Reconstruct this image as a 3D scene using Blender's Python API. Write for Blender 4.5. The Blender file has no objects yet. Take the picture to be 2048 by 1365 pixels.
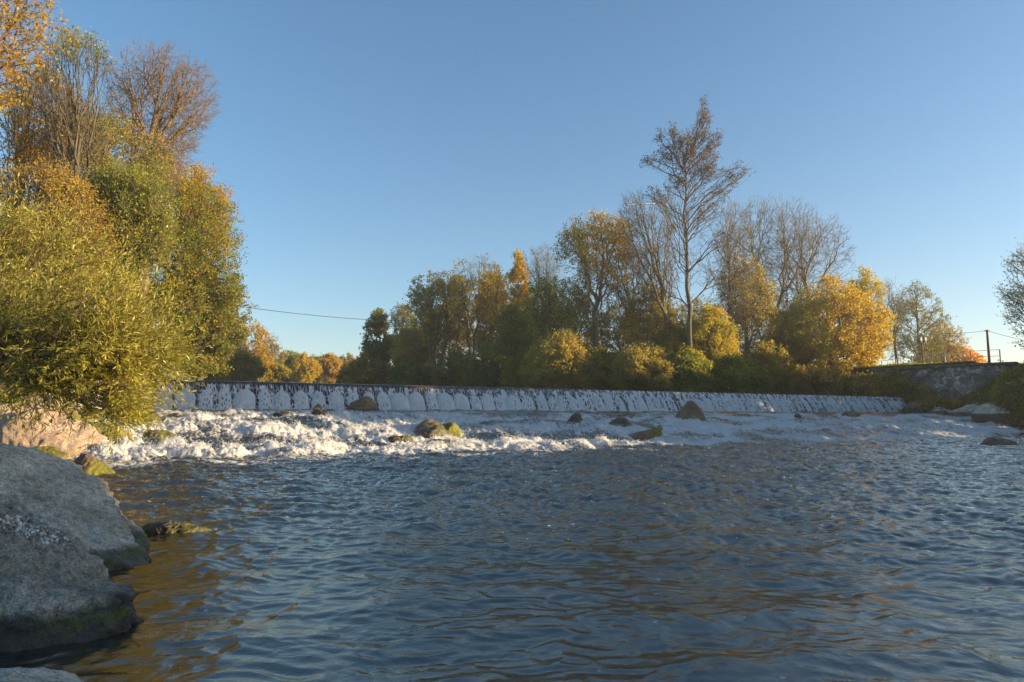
import bpy, math, random, bmesh
import numpy as np
from mathutils import Vector
R = math.radians
scene = bpy.context.scene
col = scene.collection

# ------------------------------------------------------------------ camera
FPX, CXP, CYP, PITCH, EYE = 1365.0, 1024.0, 682.5, R(6.3), 1.6
cam = bpy.data.cameras.new('camera'); cam.lens = 24; cam.sensor_width = 36
cam.clip_start = 0.05; cam.clip_end = 30000
camo = bpy.data.objects.new('camera', cam); col.objects.link(camo)
camo.location = (0, 0, EYE); camo.rotation_euler = (R(90) + PITCH, 0, 0)
scene.camera = camo

def ray(px, py):
    x = (px - CXP) / FPX; y = (CYP - py) / FPX
    c, s = math.cos(PITCH), math.sin(PITCH)
    return np.array([x, c - y * s, s + y * c])
def at(px, py, Y):
    d = ray(px, py); return np.array([0, 0, EYE]) + d * (Y / d[1])
def X_at(px, Y): return at(px, 833, Y)[0]
def Z_at(py, Y, px=1024): return at(px, py, Y)[2]

# ------------------------------------------------------------------ noise
_g = np.random.RandomState(7)
_perm = _g.permutation(256); _perm = np.concatenate([_perm, _perm, _perm])
_grad = _g.normal(size=(256, 3)); _grad /= np.linalg.norm(_grad, axis=1)[:, None]; _grad = _grad.astype(np.float32)
_ang = _g.uniform(0, 2 * np.pi, 256); _g2 = np.stack([np.cos(_ang), np.sin(_ang)], 1).astype(np.float32)
def perlin2(x, y):
    xi = np.floor(x); yi = np.floor(y); xf = (x - xi).astype(np.float32); yf = (y - yi).astype(np.float32)
    xi = xi.astype(np.int64) & 255; yi = yi.astype(np.int64) & 255
    u = xf ** 3 * (xf * (xf * 6 - 15) + 10); v = yf ** 3 * (yf * (yf * 6 - 15) + 10)
    def g(ix, iy, dx, dy):
        h = _perm[_perm[ix] + iy]; G = _g2[h]; return G[..., 0] * dx + G[..., 1] * dy
    a = g(xi, yi, xf, yf); b = g((xi + 1) & 255, yi, xf - 1, yf)
    c = g(xi, (yi + 1) & 255, xf, yf - 1); d = g((xi + 1) & 255, (yi + 1) & 255, xf - 1, yf - 1)
    return ((a + u * (b - a)) * (1 - v) + (c + u * (d - c)) * v) * 1.4
def perlin3(p):
    p = np.asarray(p); pi = np.floor(p); f = (p - pi).astype(np.float32); pi = pi.astype(np.int64) & 255
    w = f ** 3 * (f * (f * 6 - 15) + 10); out = 0
    for i in (0, 1):
        for j in (0, 1):
            for k in (0, 1):
                h = _perm[_perm[_perm[(pi[..., 0] + i) & 255] + ((pi[..., 1] + j) & 255)] + ((pi[..., 2] + k) & 255)]
                G = _grad[h]; d = G[..., 0] * (f[..., 0] - i) + G[..., 1] * (f[..., 1] - j) + G[..., 2] * (f[..., 2] - k)
                ww = (w[..., 0] if i else 1 - w[..., 0]) * (w[..., 1] if j else 1 - w[..., 1]) * (w[..., 2] if k else 1 - w[..., 2])
                out = out + d * ww
    return out * 1.4
def fbm3(p, o=4, g=0.5):
    p = np.asarray(p); s = 0; a = 1
    for i in range(o): s = s + a * perlin3(p * 2.03 ** i + 17.3 * i); a *= g
    return s
def fbm2(x, y, o=4, g=0.5):
    s = 0; a = 1
    for i in range(o): s = s + a * perlin2(x * 2.03 ** i + 11.7 * i, y * 2.03 ** i + 5.1 * i); a *= g
    return s
def sstep(a, b, x):
    t = np.clip((x - a) / (b - a), 0, 1); return t * t * (3 - 2 * t)

# ------------------------------------------------------------------ mesh helpers
def mk(name, V, F, mats, parent=None, attrs=None, loc=None, smooth=False, fmat=None):
    V = np.asarray(V, dtype=np.float32)
    if loc is not None: V = V - np.asarray(loc, dtype=np.float32)
    Fs = [np.asarray(f, dtype=np.int32) for f in (F if isinstance(F, (list, tuple)) else [F]) if len(f)]
    me = bpy.data.meshes.new(name)
    me.vertices.add(len(V)); me.vertices.foreach_set('co', V.ravel())
    idx = np.concatenate([f.ravel() for f in Fs]); tot = np.concatenate([np.full(len(f), f.shape[1], np.int32) for f in Fs])
    st = np.concatenate([[0], np.cumsum(tot)[:-1]]).astype(np.int32)
    me.loops.add(len(idx)); me.loops.foreach_set('vertex_index', idx)
    me.polygons.add(len(tot)); me.polygons.foreach_set('loop_start', st)
    try: me.polygons.foreach_set('loop_total', tot)
    except Exception: pass
    if smooth: me.polygons.foreach_set('use_smooth', np.ones(len(tot), dtype=bool))
    for m in (mats if isinstance(mats, (list, tuple)) else [mats]): me.materials.append(m)
    if fmat is not None: me.polygons.foreach_set('material_index', np.asarray(fmat, np.int32))
    if attrs:
        for k, (dom, arr) in attrs.items():
            a = me.attributes.new(k, 'FLOAT', dom); a.data.foreach_set('value', np.asarray(arr, np.float32))
    me.update(calc_edges=True)
    o = bpy.data.objects.new(name, me); col.objects.link(o)
    if parent is not None: o.parent = parent
    elif loc is not None: o.location = tuple(float(c) for c in loc)
    return o
def tag(o, label=None, cat=None, group=None, kind=None):
    if label: o['label'] = label
    if cat: o['category'] = cat
    if group: o['group'] = group
    if kind: o['kind'] = kind
    return o
def thing(name, loc, label, cat, group=None):
    o = bpy.data.objects.new(name, None); col.objects.link(o); o.location = tuple(float(c) for c in loc)
    o.empty_display_size = 0.3
    return tag(o, label, cat, group)

def frusta(P0, P1, R0, R1, k=3):
    P0 = np.asarray(P0, float); P1 = np.asarray(P1, float); n = len(P0)
    R0 = np.asarray(R0, float); R1 = np.asarray(R1, float)
    d = P1 - P0; L = np.linalg.norm(d, axis=1)[:, None] + 1e-9; d = d / L
    a = np.where(np.abs(d[:, 2:3]) < 0.9, np.array([[0, 0, 1.0]]), np.array([[1.0, 0, 0]]))
    u = np.cross(d, a); u /= np.linalg.norm(u, axis=1)[:, None] + 1e-9; v = np.cross(d, u)
    t = np.arange(k) * 2 * np.pi / k
    ring = u[:, None, :] * np.cos(t)[None, :, None] + v[:, None, :] * np.sin(t)[None, :, None]
    V = np.concatenate([P0[:, None] + ring * R0[:, None, None], P1[:, None] + ring * R1[:, None, None]], 1)
    i = np.arange(k); j = (i + 1) % k
    q = np.stack([i, j, j + k, i + k], 1)[None] + (np.arange(n) * 2 * k)[:, None, None]
    return V.reshape(-1, 3), q.reshape(-1, 4)
def tube(path, rad, k=8, cap=True):
    P = np.asarray(path, float); n = len(P); rad = np.broadcast_to(np.asarray(rad, float), (n,))
    T = np.gradient(P, axis=0); T /= np.linalg.norm(T, axis=1)[:, None] + 1e-9
    a = np.array([0, 0, 1.0]) if abs(T[0, 2]) < 0.9 else np.array([1.0, 0, 0])
    u = np.cross(T[0], a); u /= np.linalg.norm(u); V = []
    for i in range(n):
        u = u - T[i] * np.dot(u, T[i]); u /= np.linalg.norm(u) + 1e-9; v = np.cross(T[i], u)
        t = np.arange(k) * 2 * np.pi / k
        V.append(P[i] + rad[i] * (np.cos(t)[:, None] * u + np.sin(t)[:, None] * v))
    V = np.concatenate(V); i = np.arange(k); j = (i + 1) % k
    F = np.concatenate([np.stack([i, j, j + k, i + k], 1) + r * k for r in range(n - 1)])
    Fs = F
    if cap:
        c0 = len(V); V = np.concatenate([V, P[:1], P[-1:]])
        caps = [np.stack([j, i, np.full(k, c0), np.full(k, c0)], 1)[:, :3], np.stack([i + (n - 1) * k, j + (n - 1) * k, np.full(k, c0 + 1)], 1)]
        return V, F, np.concatenate(caps)
    return V, F, np.zeros((0, 3), int)
def box(lo, hi):
    lo = np.asarray(lo, float); hi = np.asarray(hi, float)
    V = np.array([[lo[0] if not i & 1 else hi[0], lo[1] if not i & 2 else hi[1], lo[2] if not i & 4 else hi[2]] for i in range(8)])
    F = np.array([[0, 2, 3, 1], [4, 5, 7, 6], [0, 1, 5, 4], [2, 6, 7, 3], [0, 4, 6, 2], [1, 3, 7, 5]])
    return V, F
def merge(parts):
    Vs, Qs, Ts, n = [], [], [], 0
    for p in parts:
        Vs.append(p[0]); 
        if len(p[1]): Qs.append(p[1] + n)
        if len(p) > 2 and len(p[2]): Ts.append(p[2] + n)
        n += len(p[0])
    F = []
    if Qs: F.append(np.concatenate(Qs))
    if Ts: F.append(np.concatenate(Ts))
    return np.concatenate(Vs), F

# ------------------------------------------------------------------ materials
def newmat(name):
    m = bpy.data.materials.new(name); m.use_nodes = True; nt = m.node_tree; nt.nodes.clear()
    out = nt.nodes.new('ShaderNodeOutputMaterial')
    def N(t, **kw):
        n = nt.nodes.new(t)
        for k, v in kw.items():
            if k.startswith('_'): setattr(n, k[1:], v)
            else:
                key = int(k[1:]) if k[0] == 'i' and k[1:].isdigit() else k.replace('__', ' ')
                if isinstance(v, bpy.types.NodeSocket): nt.links.new(v, n.inputs[key])
                else: n.inputs[key].default_value = v
        return n
    return m, nt, N, out
def ramp(N, fac, stops, interp='LINEAR'):
    r = N('ShaderNodeValToRGB', i0=fac); cr = r.color_ramp; cr.interpolation = interp
    while len(cr.elements) > 1: cr.elements.remove(cr.elements[-1])
    cr.elements[0].position = stops[0][0]; cr.elements[0].color = tuple(stops[0][1]) + (1,)
    for p, c in stops[1:]:
        e = cr.elements.new(p); e.color = tuple(c) + (1,)
    return r.outputs[0]
def g3(v): return (v, v, v)
def mixc(N, fac, a, b, t='MIX'):
    n = N('ShaderNodeMix', _data_type='RGBA', _blend_type=t)
    nt = n.id_data
    for k, v in ((0, fac), (6, a), (7, b)):
        if isinstance(v, bpy.types.NodeSocket): nt.links.new(v, n.inputs[k])
        else: n.inputs[k].default_value = v if k == 0 else tuple(v) + (1,)
    return n.outputs[2]
def math_(N, op, a, b=None, c=None, clamp=False):
    n = N('ShaderNodeMath', _operation=op, _use_clamp=clamp); nt = n.id_data
    for i, v in enumerate((a, b, c)):
        if v is None: continue
        if isinstance(v, bpy.types.NodeSocket): nt.links.new(v, n.inputs[i])
        else: n.inputs[i].default_value = v
    return n.outputs[0]

def leafmat(name, cols, rough=0.5, trans=0.5, spec=0.3, tcol=None):
    """cols: ramp of leaf colours over the per-leaf tint attribute."""
    m, nt, N, out = newmat(name)
    a = N('ShaderNodeAttribute', _attribute_name='tint')
    c = ramp(N, a.outputs['Fac'], [(i / (len(cols) - 1), k) for i, k in enumerate(cols)])
    pb = N('ShaderNodeBsdfPrincipled', Base__Color=c, Roughness=rough)
    pb.inputs['Specular IOR Level'].default_value = spec
    tc = mixc(N, 1.0, c, tcol or (1.5, 1.35, 0.6), 'MULTIPLY')
    tr = N('ShaderNodeBsdfTranslucent', Color=tc)
    mx = N('ShaderNodeMixShader', i0=trans, i1=pb.outputs[0], i2=tr.outputs[0])
    nt.links.new(mx.outputs[0], out.inputs[0]); return m
def barkmat(name, c1, c2):
    m, nt, N, out = newmat(name)
    g = N('ShaderNodeTexCoord')
    n = N('ShaderNodeTexNoise', Vector=g.outputs['Object'], Scale=3.0, Detail=6.0)
    n2 = N('ShaderNodeTexNoise', Vector=g.outputs['Object'], Scale=0.5, Detail=2.0)
    c = ramp(N, n.outputs[0], [(0.35, c1), (0.65, c2)])
    c = mixc(N, math_(N, 'MULTIPLY', n2.outputs[0], 0.5), c, (0.10, 0.11, 0.03))
    b = N('ShaderNodeBump', Strength=0.6, Distance=0.05, Height=n.outputs[0])
    pb = N('ShaderNodeBsdfPrincipled', Base__Color=c, Roughness=0.9, Normal=b.outputs[0])
    nt.links.new(pb.outputs[0], out.inputs[0]); return m
BARK = barkmat('bark_grey', (0.07, 0.055, 0.04), (0.22, 0.17, 0.12))
BARKD = barkmat('bark_dark', (0.045, 0.035, 0.028), (0.14, 0.10, 0.07))
BARKR = barkmat('bark_red', (0.10, 0.06, 0.035), (0.26, 0.16, 0.09))

def rockmat(name, c1, c2, c3, wet=0.25, mossz=None, moss=(0.13, 0.14, 0.02), mossamt=0.5, scale=1.0, bump=0.5, wetc=(0.035, 0.022, 0.01), mtop=False):
    m, nt, N, out = newmat(name)
    g = N('ShaderNodeNewGeometry'); P = g.outputs['Position']
    n1 = N('ShaderNodeTexNoise', Vector=P, Scale=1.6 * scale, Detail=8.0, Roughness=0.62)
    n2 = N('ShaderNodeTexNoise', Vector=P, Scale=14 * scale, Detail=8.0, Roughness=0.7)
    n3 = N('ShaderNodeTexNoise', Vector=P, Scale=70 * scale, Detail=4.0, Roughness=0.7)
    vo = N('ShaderNodeTexVoronoi', Vector=P, Scale=7 * scale)
    c = ramp(N, n1.outputs[0], [(0.3, c1), (0.5, c2), (0.7, c3)])
    c = mixc(N, 0.75, c, ramp(N, n2.outputs[0], [(0.34, g3(0.35)), (0.5, g3(1.0)), (0.66, g3(1.5))]), 'MULTIPLY')
    c = mixc(N, 0.6, c, ramp(N, n3.outputs[0], [(0.36, g3(0.3)), (0.5, g3(1.0)), (0.64, g3(1.8))]), 'MULTIPLY')
    sp = ramp(N, math_(N, 'ADD', vo.outputs['Distance'], math_(N, 'MULTIPLY', n3.outputs[0], 0.15)), [(0.10, g3(1)), (0.13, g3(0))])
    c = mixc(N, math_(N, 'MULTIPLY', sp, 0.55), c, (0.62, 0.62, 0.58))
    sep = N('ShaderNodeSeparateXYZ', i0=P); a = N('ShaderNodeAttribute', _attribute_name='hrel')
    h = math_(N, 'ADD', a.outputs['Fac'], math_(N, 'MULTIPLY', math_(N, 'SUBTRACT', n1.outputs[0], 0.5), 0.35))
    h = math_(N, 'ADD', h, math_(N, 'MULTIPLY', math_(N, 'SUBTRACT', n2.outputs[0], 0.5), 0.12))
    ma = N('ShaderNodeAttribute', _attribute_name='moss')
    mm = math_(N, 'ADD', ma.outputs['Fac'], math_(N, 'MULTIPLY', math_(N, 'SUBTRACT', n2.outputs[0], 0.5), 1.6))
    mm = math_(N, 'ADD', mm, math_(N, 'MULTIPLY', math_(N, 'SUBTRACT', n1.outputs[0], 0.5), 0.8))
    mm = ramp(N, mm, [(0.42, g3(0)), (0.62, g3(1))])
    mc = ramp(N, n3.outputs[0], [(0.35, tuple(0.45 * k for k in moss)), (0.65, tuple(1.4 * k for k in moss))])
    wf = ramp(N, h, [(wet - 0.03, g3(1)), (wet + 0.05, g3(0))])
    c = mixc(N, math_(N, 'MULTIPLY', wf, 0.85), c, wetc)
    c = mixc(N, mm, c, mc)
    hh = math_(N, 'ADD', math_(N, 'MULTIPLY', n2.outputs[0], 1.0), math_(N, 'MULTIPLY', n3.outputs[0], 0.35))
    b = N('ShaderNodeBump', Strength=bump, Distance=0.06 / scale, Height=hh)
    ro = math_(N, 'SUBTRACT', 0.88, math_(N, 'MULTIPLY', wf, 0.45))
    pb = N('ShaderNodeBsdfPrincipled', Base__Color=c, Roughness=ro, Normal=b.outputs[0])
    nt.links.new(pb.outputs[0], out.inputs[0]); return m

# ------------------------------------------------------------------ river layout (world metres)
P0 = np.array([-18.3, 42.0]); TS = np.array([math.sin(R(60)), math.cos(R(60))]); UD = np.array([-TS[1], TS[0]])
def sd_(x, y):
    rx, ry = x - P0[0], y - P0[1]; return rx * TS[0] + ry * TS[1], rx * UD[0] + ry * UD[1]
def from_sd(s, d): return P0[0] + s * TS[0] + d * UD[0], P0[1] + s * TS[1] + d * UD[1]
CREST, FOOT = 3.80, 2.02
def wl(x, y):
    s, d = sd_(x, y)
    e = d + 1.2 * perlin2(s / 7.0, d / 9.0 + 3.3) + 1.0 * perlin2(s / 2.6 + 9, d / 5.0)
    z = np.interp(e, [-20.5, -18, -14.5, -12.5, -9, -6.5, -4, -1.5, 0], [0, 0.10, 0.55, 0.95, 1.28, 1.66, 1.86, 1.98, FOOT])
    return z
def hit(px, py, off=0.0):
    d = ray(px, py); t = np.linspace(3, 90, 6000); p = np.array([0, 0, EYE]) + t[:, None] * d
    w = wl(p[:, 0], p[:, 1]) + off; k = np.argmax(p[:, 2] < w)
    return p[k] if (p[:, 2] < w).any() else p[-1]
LOWER = np.array([(-4.6, -30), (-4.6, 4), (-5.4, 8), (-8.5, 12.5), (-12.2, 18.5), (-14.6, 23), (-16.4, 28), (-18.5, 33), (-23, 37.0), (-28.7, 36),
                  (44, 78), (46.5, 75), (47, 68), (46, 60), (44.5, 54), (42.5, 45), (38, 30), (33, 15), (30, 0), (28, -30)], float)
UPPER = np.array([(-28.7, 36), (44, 78), (44, 79.5), (40, 80.5), (30, 77), (20, 74), (8, 76), (-3, 84), (-14, 98), (-24, 112), (-36, 140), (-60, 200), (-110, 300), (-190, 420),
                  (-230, 400), (-150, 300), (-88, 195), (-62, 145), (-47, 110), (-39, 88), (-34, 70), (-31, 55), (-30, 45)], float)
PLAT = np.array([(41, 90), (44.6, 85), (51.3, 76), (54.5, 73.5), (75, 60), (140, 60), (160, 200), (60, 200)], float)
def segd(x, y, poly, closed=True):
    best = np.full(np.shape(x), 1e9); n = len(poly)
    for i in range(n if closed else n - 1):
        a, b = poly[i], poly[(i + 1) % n]; e = b - a; L = e @ e
        t = np.clip(((x - a[0]) * e[0] + (y - a[1]) * e[1]) / L, 0, 1)
        best = np.minimum(best, np.hypot(x - a[0] - t * e[0], y - a[1] - t * e[1]))
    return best
def inside(x, y, poly):
    c = np.zeros(np.shape(x), bool); n = len(poly)
    for i in range(n):
        a, b = poly[i], poly[(i + 1) % n]
        k = (a[1] > y) != (b[1] > y)
        with np.errstate(divide='ignore', invalid='ignore'):
            c ^= k & (x < (b[0] - a[0]) * (y - a[1]) / (b[1] - a[1] + 1e-12) + a[0])
    return c
def sdf(x, y, poly): return np.where(inside(x, y, poly), -1, 1) * segd(x, y, poly)
WALLSLOPE = np.array([(55.5, 73.2), (75, 60), (140, 60)], float)
def terrain(x, y):
    x = np.asarray(x, float); y = np.asarray(y, float)
    dl = sdf(x, y, LOWER); du = sdf(x, y, UPPER); s, d = sd_(x, y)
    dist = np.minimum(dl, du)
    up = sstep(-0.6, 0.4, d)
    ref = wl(x, y) * (1 - up) + (CREST - 0.1) * up
    right = sstep(-5, 15, x - 0.0 - 0.25 * y + 0) * 1.0
    right = np.where((d > 0) & (s < 28) & (du > 0) & (y > 150 + 0 * x), sstep(-130, -60, x + 0.3 * (y - 150)), right)
    right = np.where(x > 20, 1.0, right)
    top = 5.2 * (1 - right) + 7.3 * right
    topl = np.where(d < 0, np.interp(d, [-60, -25, -3, 0], [1.5, 2.0, 4.2, 5.2]), 5.2) * (1 - right) + right * 7.0
    rise = sstep(0, 9, dist)
    z_up = ref + (top - ref) * rise
    z_lo_left = ref + (np.maximum(topl, ref + 0.5) - ref) * sstep(-0.5, 12, dist)
    z_lo_right = ref + 0.22 * np.minimum(dist, 14) + 2.0 * sstep(8, 25, dist)
    z_lo = np.where(x > 20, z_lo_right, z_lo_left)
    z = z_up * up + z_lo * (1 - up)
    b = sdf(x, y, PLAT)
    z = np.where(b < -1.3, 7.35, np.maximum(z, np.where(x > 20, 7.35 - 0.62 * segd(x, y, WALLSLOPE, False), -99)))
    far = np.where(x > 20, sstep(20, 60, dist), 0); z = z * (1 - far) + np.maximum(z, 6.8) * far
    bedn = fbm2(x * 1.3, y * 1.3, 4)
    bed_l = wl(x, y) - 0.05 - np.interp(-dl, [0, 0.6, 2.2, 4.5, 9], [0, 0.12, 0.30, 0.75, 1.3]) + 0.10 * bedn
    bed_l = np.where(dl < 0, np.where((d > -19.5) & (d < -1), np.maximum(bed_l, wl(x, y) - 0.28 + 0.12 * bedn), bed_l), bed_l)
    bed_u = CREST - 0.1 - np.clip(-du * 0.3, 0, 1.2)
    bed_u = np.where(d < 1.6, np.minimum(bed_u, 1.2), bed_u)
    z = np.where(dl < 0, bed_l, z); z = np.where(du < 0, bed_u, z)
    nearw = np.clip(dist, 0, 1)
    z = z + nearw * (0.35 * fbm2(x / 6.0, y / 6.0, 5, 0.55)) * np.where(b < 0, 0.1, 1)
    return z
def ground(x, y): return float(terrain(np.array([x]), np.array([y]))[0])

# ground sheet
def axis(n, c, a, lim):
    u = np.linspace(-1, 1, n); k = np.arcsinh(lim / a); return c + a * np.sinh(u * k)
gx = axis(560, 4, 26, 2600); gy = axis(620, 38, 22, 2600)
GX, GY = np.meshgrid(gx, gy); gz = terrain(GX, GY)
def gridfaces(nr, nc):
    i = np.arange(nr - 1)[:, None] * nc + np.arange(nc - 1)[None]; i = i.ravel()
    return np.stack([i, i + 1, i + nc + 1, i + nc], 1)
m, nt, N, out = newmat('ground')
g = N('ShaderNodeNewGeometry'); P = g.outputs['Position']
bed = N('ShaderNodeAttribute', _attribute_name='bed').outputs['Fac']
n1 = N('ShaderNodeTexNoise', Vector=P, Scale=0.35, Detail=6.0); n2 = N('ShaderNodeTexNoise', Vector=P, Scale=6.0, Detail=8.0, Roughness=0.7)
vo = N('ShaderNodeTexVoronoi', Vector=P, Scale=3.2); vo2 = N('ShaderNodeTexVoronoi', Vector=P, Scale=9.0)
gr = ramp(N, n1.outputs[0], [(0.35, (0.075, 0.055, 0.022)), (0.5, (0.085, 0.085, 0.022)), (0.65, (0.10, 0.12, 0.025))])
gr = mixc(N, 0.8, gr, ramp(N, n2.outputs[0], [(0.3, g3(0.4)), (0.7, g3(1.6))]), 'MULTIPLY')
st = mixc(N, 0.5, vo.outputs['Color'], vo2.outputs['Color'])
stc = ramp(N, N('ShaderNodeRGBToBW', i0=st).outputs[0], [(0.2, (0.10, 0.065, 0.022)), (0.5, (0.21, 0.15, 0.055)), (0.8, (0.36, 0.28, 0.13))])
stc = mixc(N, 0.7, stc, ramp(N, vo.outputs['Distance'], [(0.0, g3(1.2)), (0.6, g3(0.6))]), 'MULTIPLY')
c = mixc(N, bed, gr, stc)
b = N('ShaderNodeBump', Strength=0.8, Distance=0.15, Height=n2.outputs[0])
pb = N('ShaderNodeBsdfPrincipled', Base__Color=c, Roughness=0.95, Normal=b.outputs[0])
nt.links.new(pb.outputs[0], out.inputs[0]); GROUND = m
dl = sdf(GX, GY, LOWER)
bedv = (1 - sstep(-0.2, 1.5, dl + 0.5 * fbm2(GX / 2, GY / 2, 3))).ravel()
og = mk('ground', np.stack([GX, GY, gz], -1).reshape(-1, 3), gridfaces(len(gy), len(gx)), GROUND, attrs={'bed': ('POINT', bedv)}, smooth=True)
tag(og, kind='structure')

# ------------------------------------------------------------------ water materials
def foam_shader(N, col_, bumpnode=None):
    d = N('ShaderNodeBsdfDiffuse', Color=col_); t = N('ShaderNodeBsdfTranslucent', Color=col_)
    if bumpnode is not None:
        d.id_data.links.new(bumpnode, d.inputs['Normal'])
    return N('ShaderNodeMixShader', i0=0.35, i1=d.outputs[0], i2=t.outputs[0]).outputs[0]
m, nt, N, out = newmat('river_water')
g = N('ShaderNodeNewGeometry'); P = g.outputs['Position']
fo = N('ShaderNodeAttribute', _attribute_name='foam').outputs['Fac']; de = N('ShaderNodeAttribute', _attribute_name='depth').outputs['Fac']
ch = N('ShaderNodeAttribute', _attribute_name='chop').outputs['Fac']
wv = N('ShaderNodeTexNoise', Vector=P, Scale=9.0, Detail=4.0, Roughness=0.6, Distortion=0.8)
wv2 = N('ShaderNodeTexNoise', Vector=P, Scale=19.0, Detail=3.0, Roughness=0.6, Distortion=0.5)
hh = math_(N, 'ADD', math_(N, 'MULTIPLY', math_(N, 'MULTIPLY', wv.outputs[0], 0.013), math_(N, 'ADD', ch, 0.1)), math_(N, 'MULTIPLY', math_(N, 'MULTIPLY', wv2.outputs[0], 0.0035), math_(N, 'ADD', ch, 0.15)))
bp = N('ShaderNodeBump', Strength=1.0, Distance=1.0, Height=hh)
gl = N('ShaderNodeBsdfGlossy', Color=(1.0, 0.94, 0.84, 1), Roughness=0.02, Normal=bp.outputs[0])
ex = [math_(N, 'POWER', math.e, math_(N, 'MULTIPLY', de, -k)) for k in (2.6, 3.0, 5.2)]
tc = N('ShaderNodeCombineColor', i0=ex[0], i1=ex[1], i2=ex[2])
tr = N('ShaderNodeBsdfTransparent', Color=tc.outputs[0])
murk = N('ShaderNodeBsdfDiffuse', Color=(0.028, 0.034, 0.032, 1))
body = N('ShaderNodeMixShader', i0=0.55, i1=tr.outputs[0], i2=murk.outputs[0])
fr = N('ShaderNodeFresnel', IOR=2.3, Normal=bp.outputs[0])
wat = N('ShaderNodeMixShader', i0=fr.outputs[0], i1=body.outputs[0], i2=gl.outputs[0])
fn = N('ShaderNodeTexNoise', Vector=P, Scale=7.0, Detail=9.0, Roughness=0.72, Distortion=0.6)
fm = math_(N, 'ADD', fo, math_(N, 'MULTIPLY', math_(N, 'SUBTRACT', fn.outputs[0], 0.5), 1.9))
fm = ramp(N, fm, [(0.42, g3(0)), (0.55, g3(0.45)), (0.80, g3(1))])
# drifting foam flecks
fv = N('ShaderNodeTexVoronoi', Vector=P, Scale=5.5); fn2 = N('ShaderNodeTexNoise', Vector=P, Scale=0.8, Detail=3.0)
fn3 = N('ShaderNodeTexNoise', Vector=P, Scale=25.0, Detail=2.0)
fv2 = N('ShaderNodeSeparateColor', i0=fv.outputs['Color'])
fl = math_(N, 'ADD', math_(N, 'ADD', fv.outputs['Distance'], math_(N, 'MULTIPLY', fn3.outputs[0], 0.12)), math_(N, 'MULTIPLY', fv2.outputs[0], 0.35))
fl = ramp(N, math_(N, 'ADD', fl, math_(N, 'MULTIPLY', math_(N, 'SUBTRACT', 0.55, fn2.outputs[0]), 0.6)), [(0.19, g3(0.75)), (0.21, g3(0))])
fm = math_(N, 'MAXIMUM', fm, fl)
fb = N('ShaderNodeBump', Strength=0.9, Distance=0.06, Height=fn.outputs[0])
fs = foam_shader(N, (0.86, 0.86, 0.84, 1), fb.outputs[0])
fin = N('ShaderNodeMixShader', i0=fm, i1=wat.outputs[0], i2=fs)
nt.links.new(fin.outputs[0], out.inputs[0]); WATER = m

# ------------------------------------------------------------------ lower river surface (pool + rapids), finer near the viewer
th = np.radians(np.arange(-50, 52, 0.072))
rr = [2.2]
while rr[-1] < 20: rr.append(rr[-1] * 1.0036)
while rr[-1] < 92: rr.append(rr[-1] + 0.05 + 0.0022 * (rr[-1] - 20))
rr = np.array(rr)
RX = (rr[:, None] * np.sin(th)[None]); RY = (rr[:, None] * np.cos(th)[None])
S, D = sd_(RX, RY)
W = wl(RX, RY)
DLr = sdf(RX, RY, LOWER)
rap = sstep(-21.5, -17.5, D) * (1 - 0.75 * sstep(-5.5, -2.5, D))          # rapids intensity
near = sstep(-34, -21, D)                                                 # chop before the rapids
left = sstep(14, -6, S)
wx = RX + 0.35 * perlin2(RX / 1.7, RY / 1.7 + 40); wy = RY + 0.35 * perlin2(RX / 1.7 + 70, RY / 1.7)
def ridg(x, y): return 0.5 - np.abs(perlin2(x, y))
amp = 0.6 + 0.55 * sstep(4, 16, np.hypot(RX, RY)) + 0.6 * near - 0.45 * sstep(2.5, 0.2, -DLr)
R_ = np.hypot(RX, RY); hf = 0.60 + 0.40 * sstep(4.5, 13, R_)
wx2 = RX + 0.12 * perlin2(RX / 0.5, RY / 0.5 + 4); wy2 = RY + 0.12 * perlin2(RX / 0.5 + 7, RY / 0.5)
fmask0 = 0
H = 0.52 * amp * (0.085 * ridg(wx / 2.6, wy / 1.3 + 0.2 * wx) + 0.125 * perlin2(wx / 1.5 + 5, wy / 0.75) + 1.25 * hf * (0.070 * perlin2(wx2 / 0.66, wy2 / 0.40 + 9) + 0.066 * ridg(wx2 / 0.36, wy2 / 0.23) + 0.030 * perlin2(wx2 / 0.17, wy2 / 0.12)))
_gy = np.gradient(H, axis=0) / np.gradient(R_, axis=0); _k = (R_ > 5) & (R_ < 15);
def bil(x, y): return np.abs(perlin2(x, y)) * 2
big = perlin2(S / 4.2 + 3, D / 2.4) ; mid = perlin2(S / 1.6 + 20, D / 1.1 + 3)
B = 0.30 * big + 0.20 * mid
lump = 0.28 * bil(RX / 1.35, RY / 1.1) + 0.12 * bil(RX / 0.55 + 4, RY / 0.5) + 0.065 * bil(RX / 0.24, RY / 0.24 + 7) + 0.028 * bil(RX / 0.11, RY / 0.11)
fmask = -0.16 * (1 - rap) + 0.38 * rap * (0.8 + 0.2 * left) + 0.62 * rap * (perlin2(S / 5.0 + 2, D / 2.2 + 1) + 0.6 * perlin2(S / 2.0, D / 1.0 + 8)) + 0.13 * rap * left + 0.12 * rap * (1 - left) + rap * (0.22 * perlin2(S / 0.32, D / 1.5) + 0.14 * perlin2(S / 0.13 + 5, D / 0.7))
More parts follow.
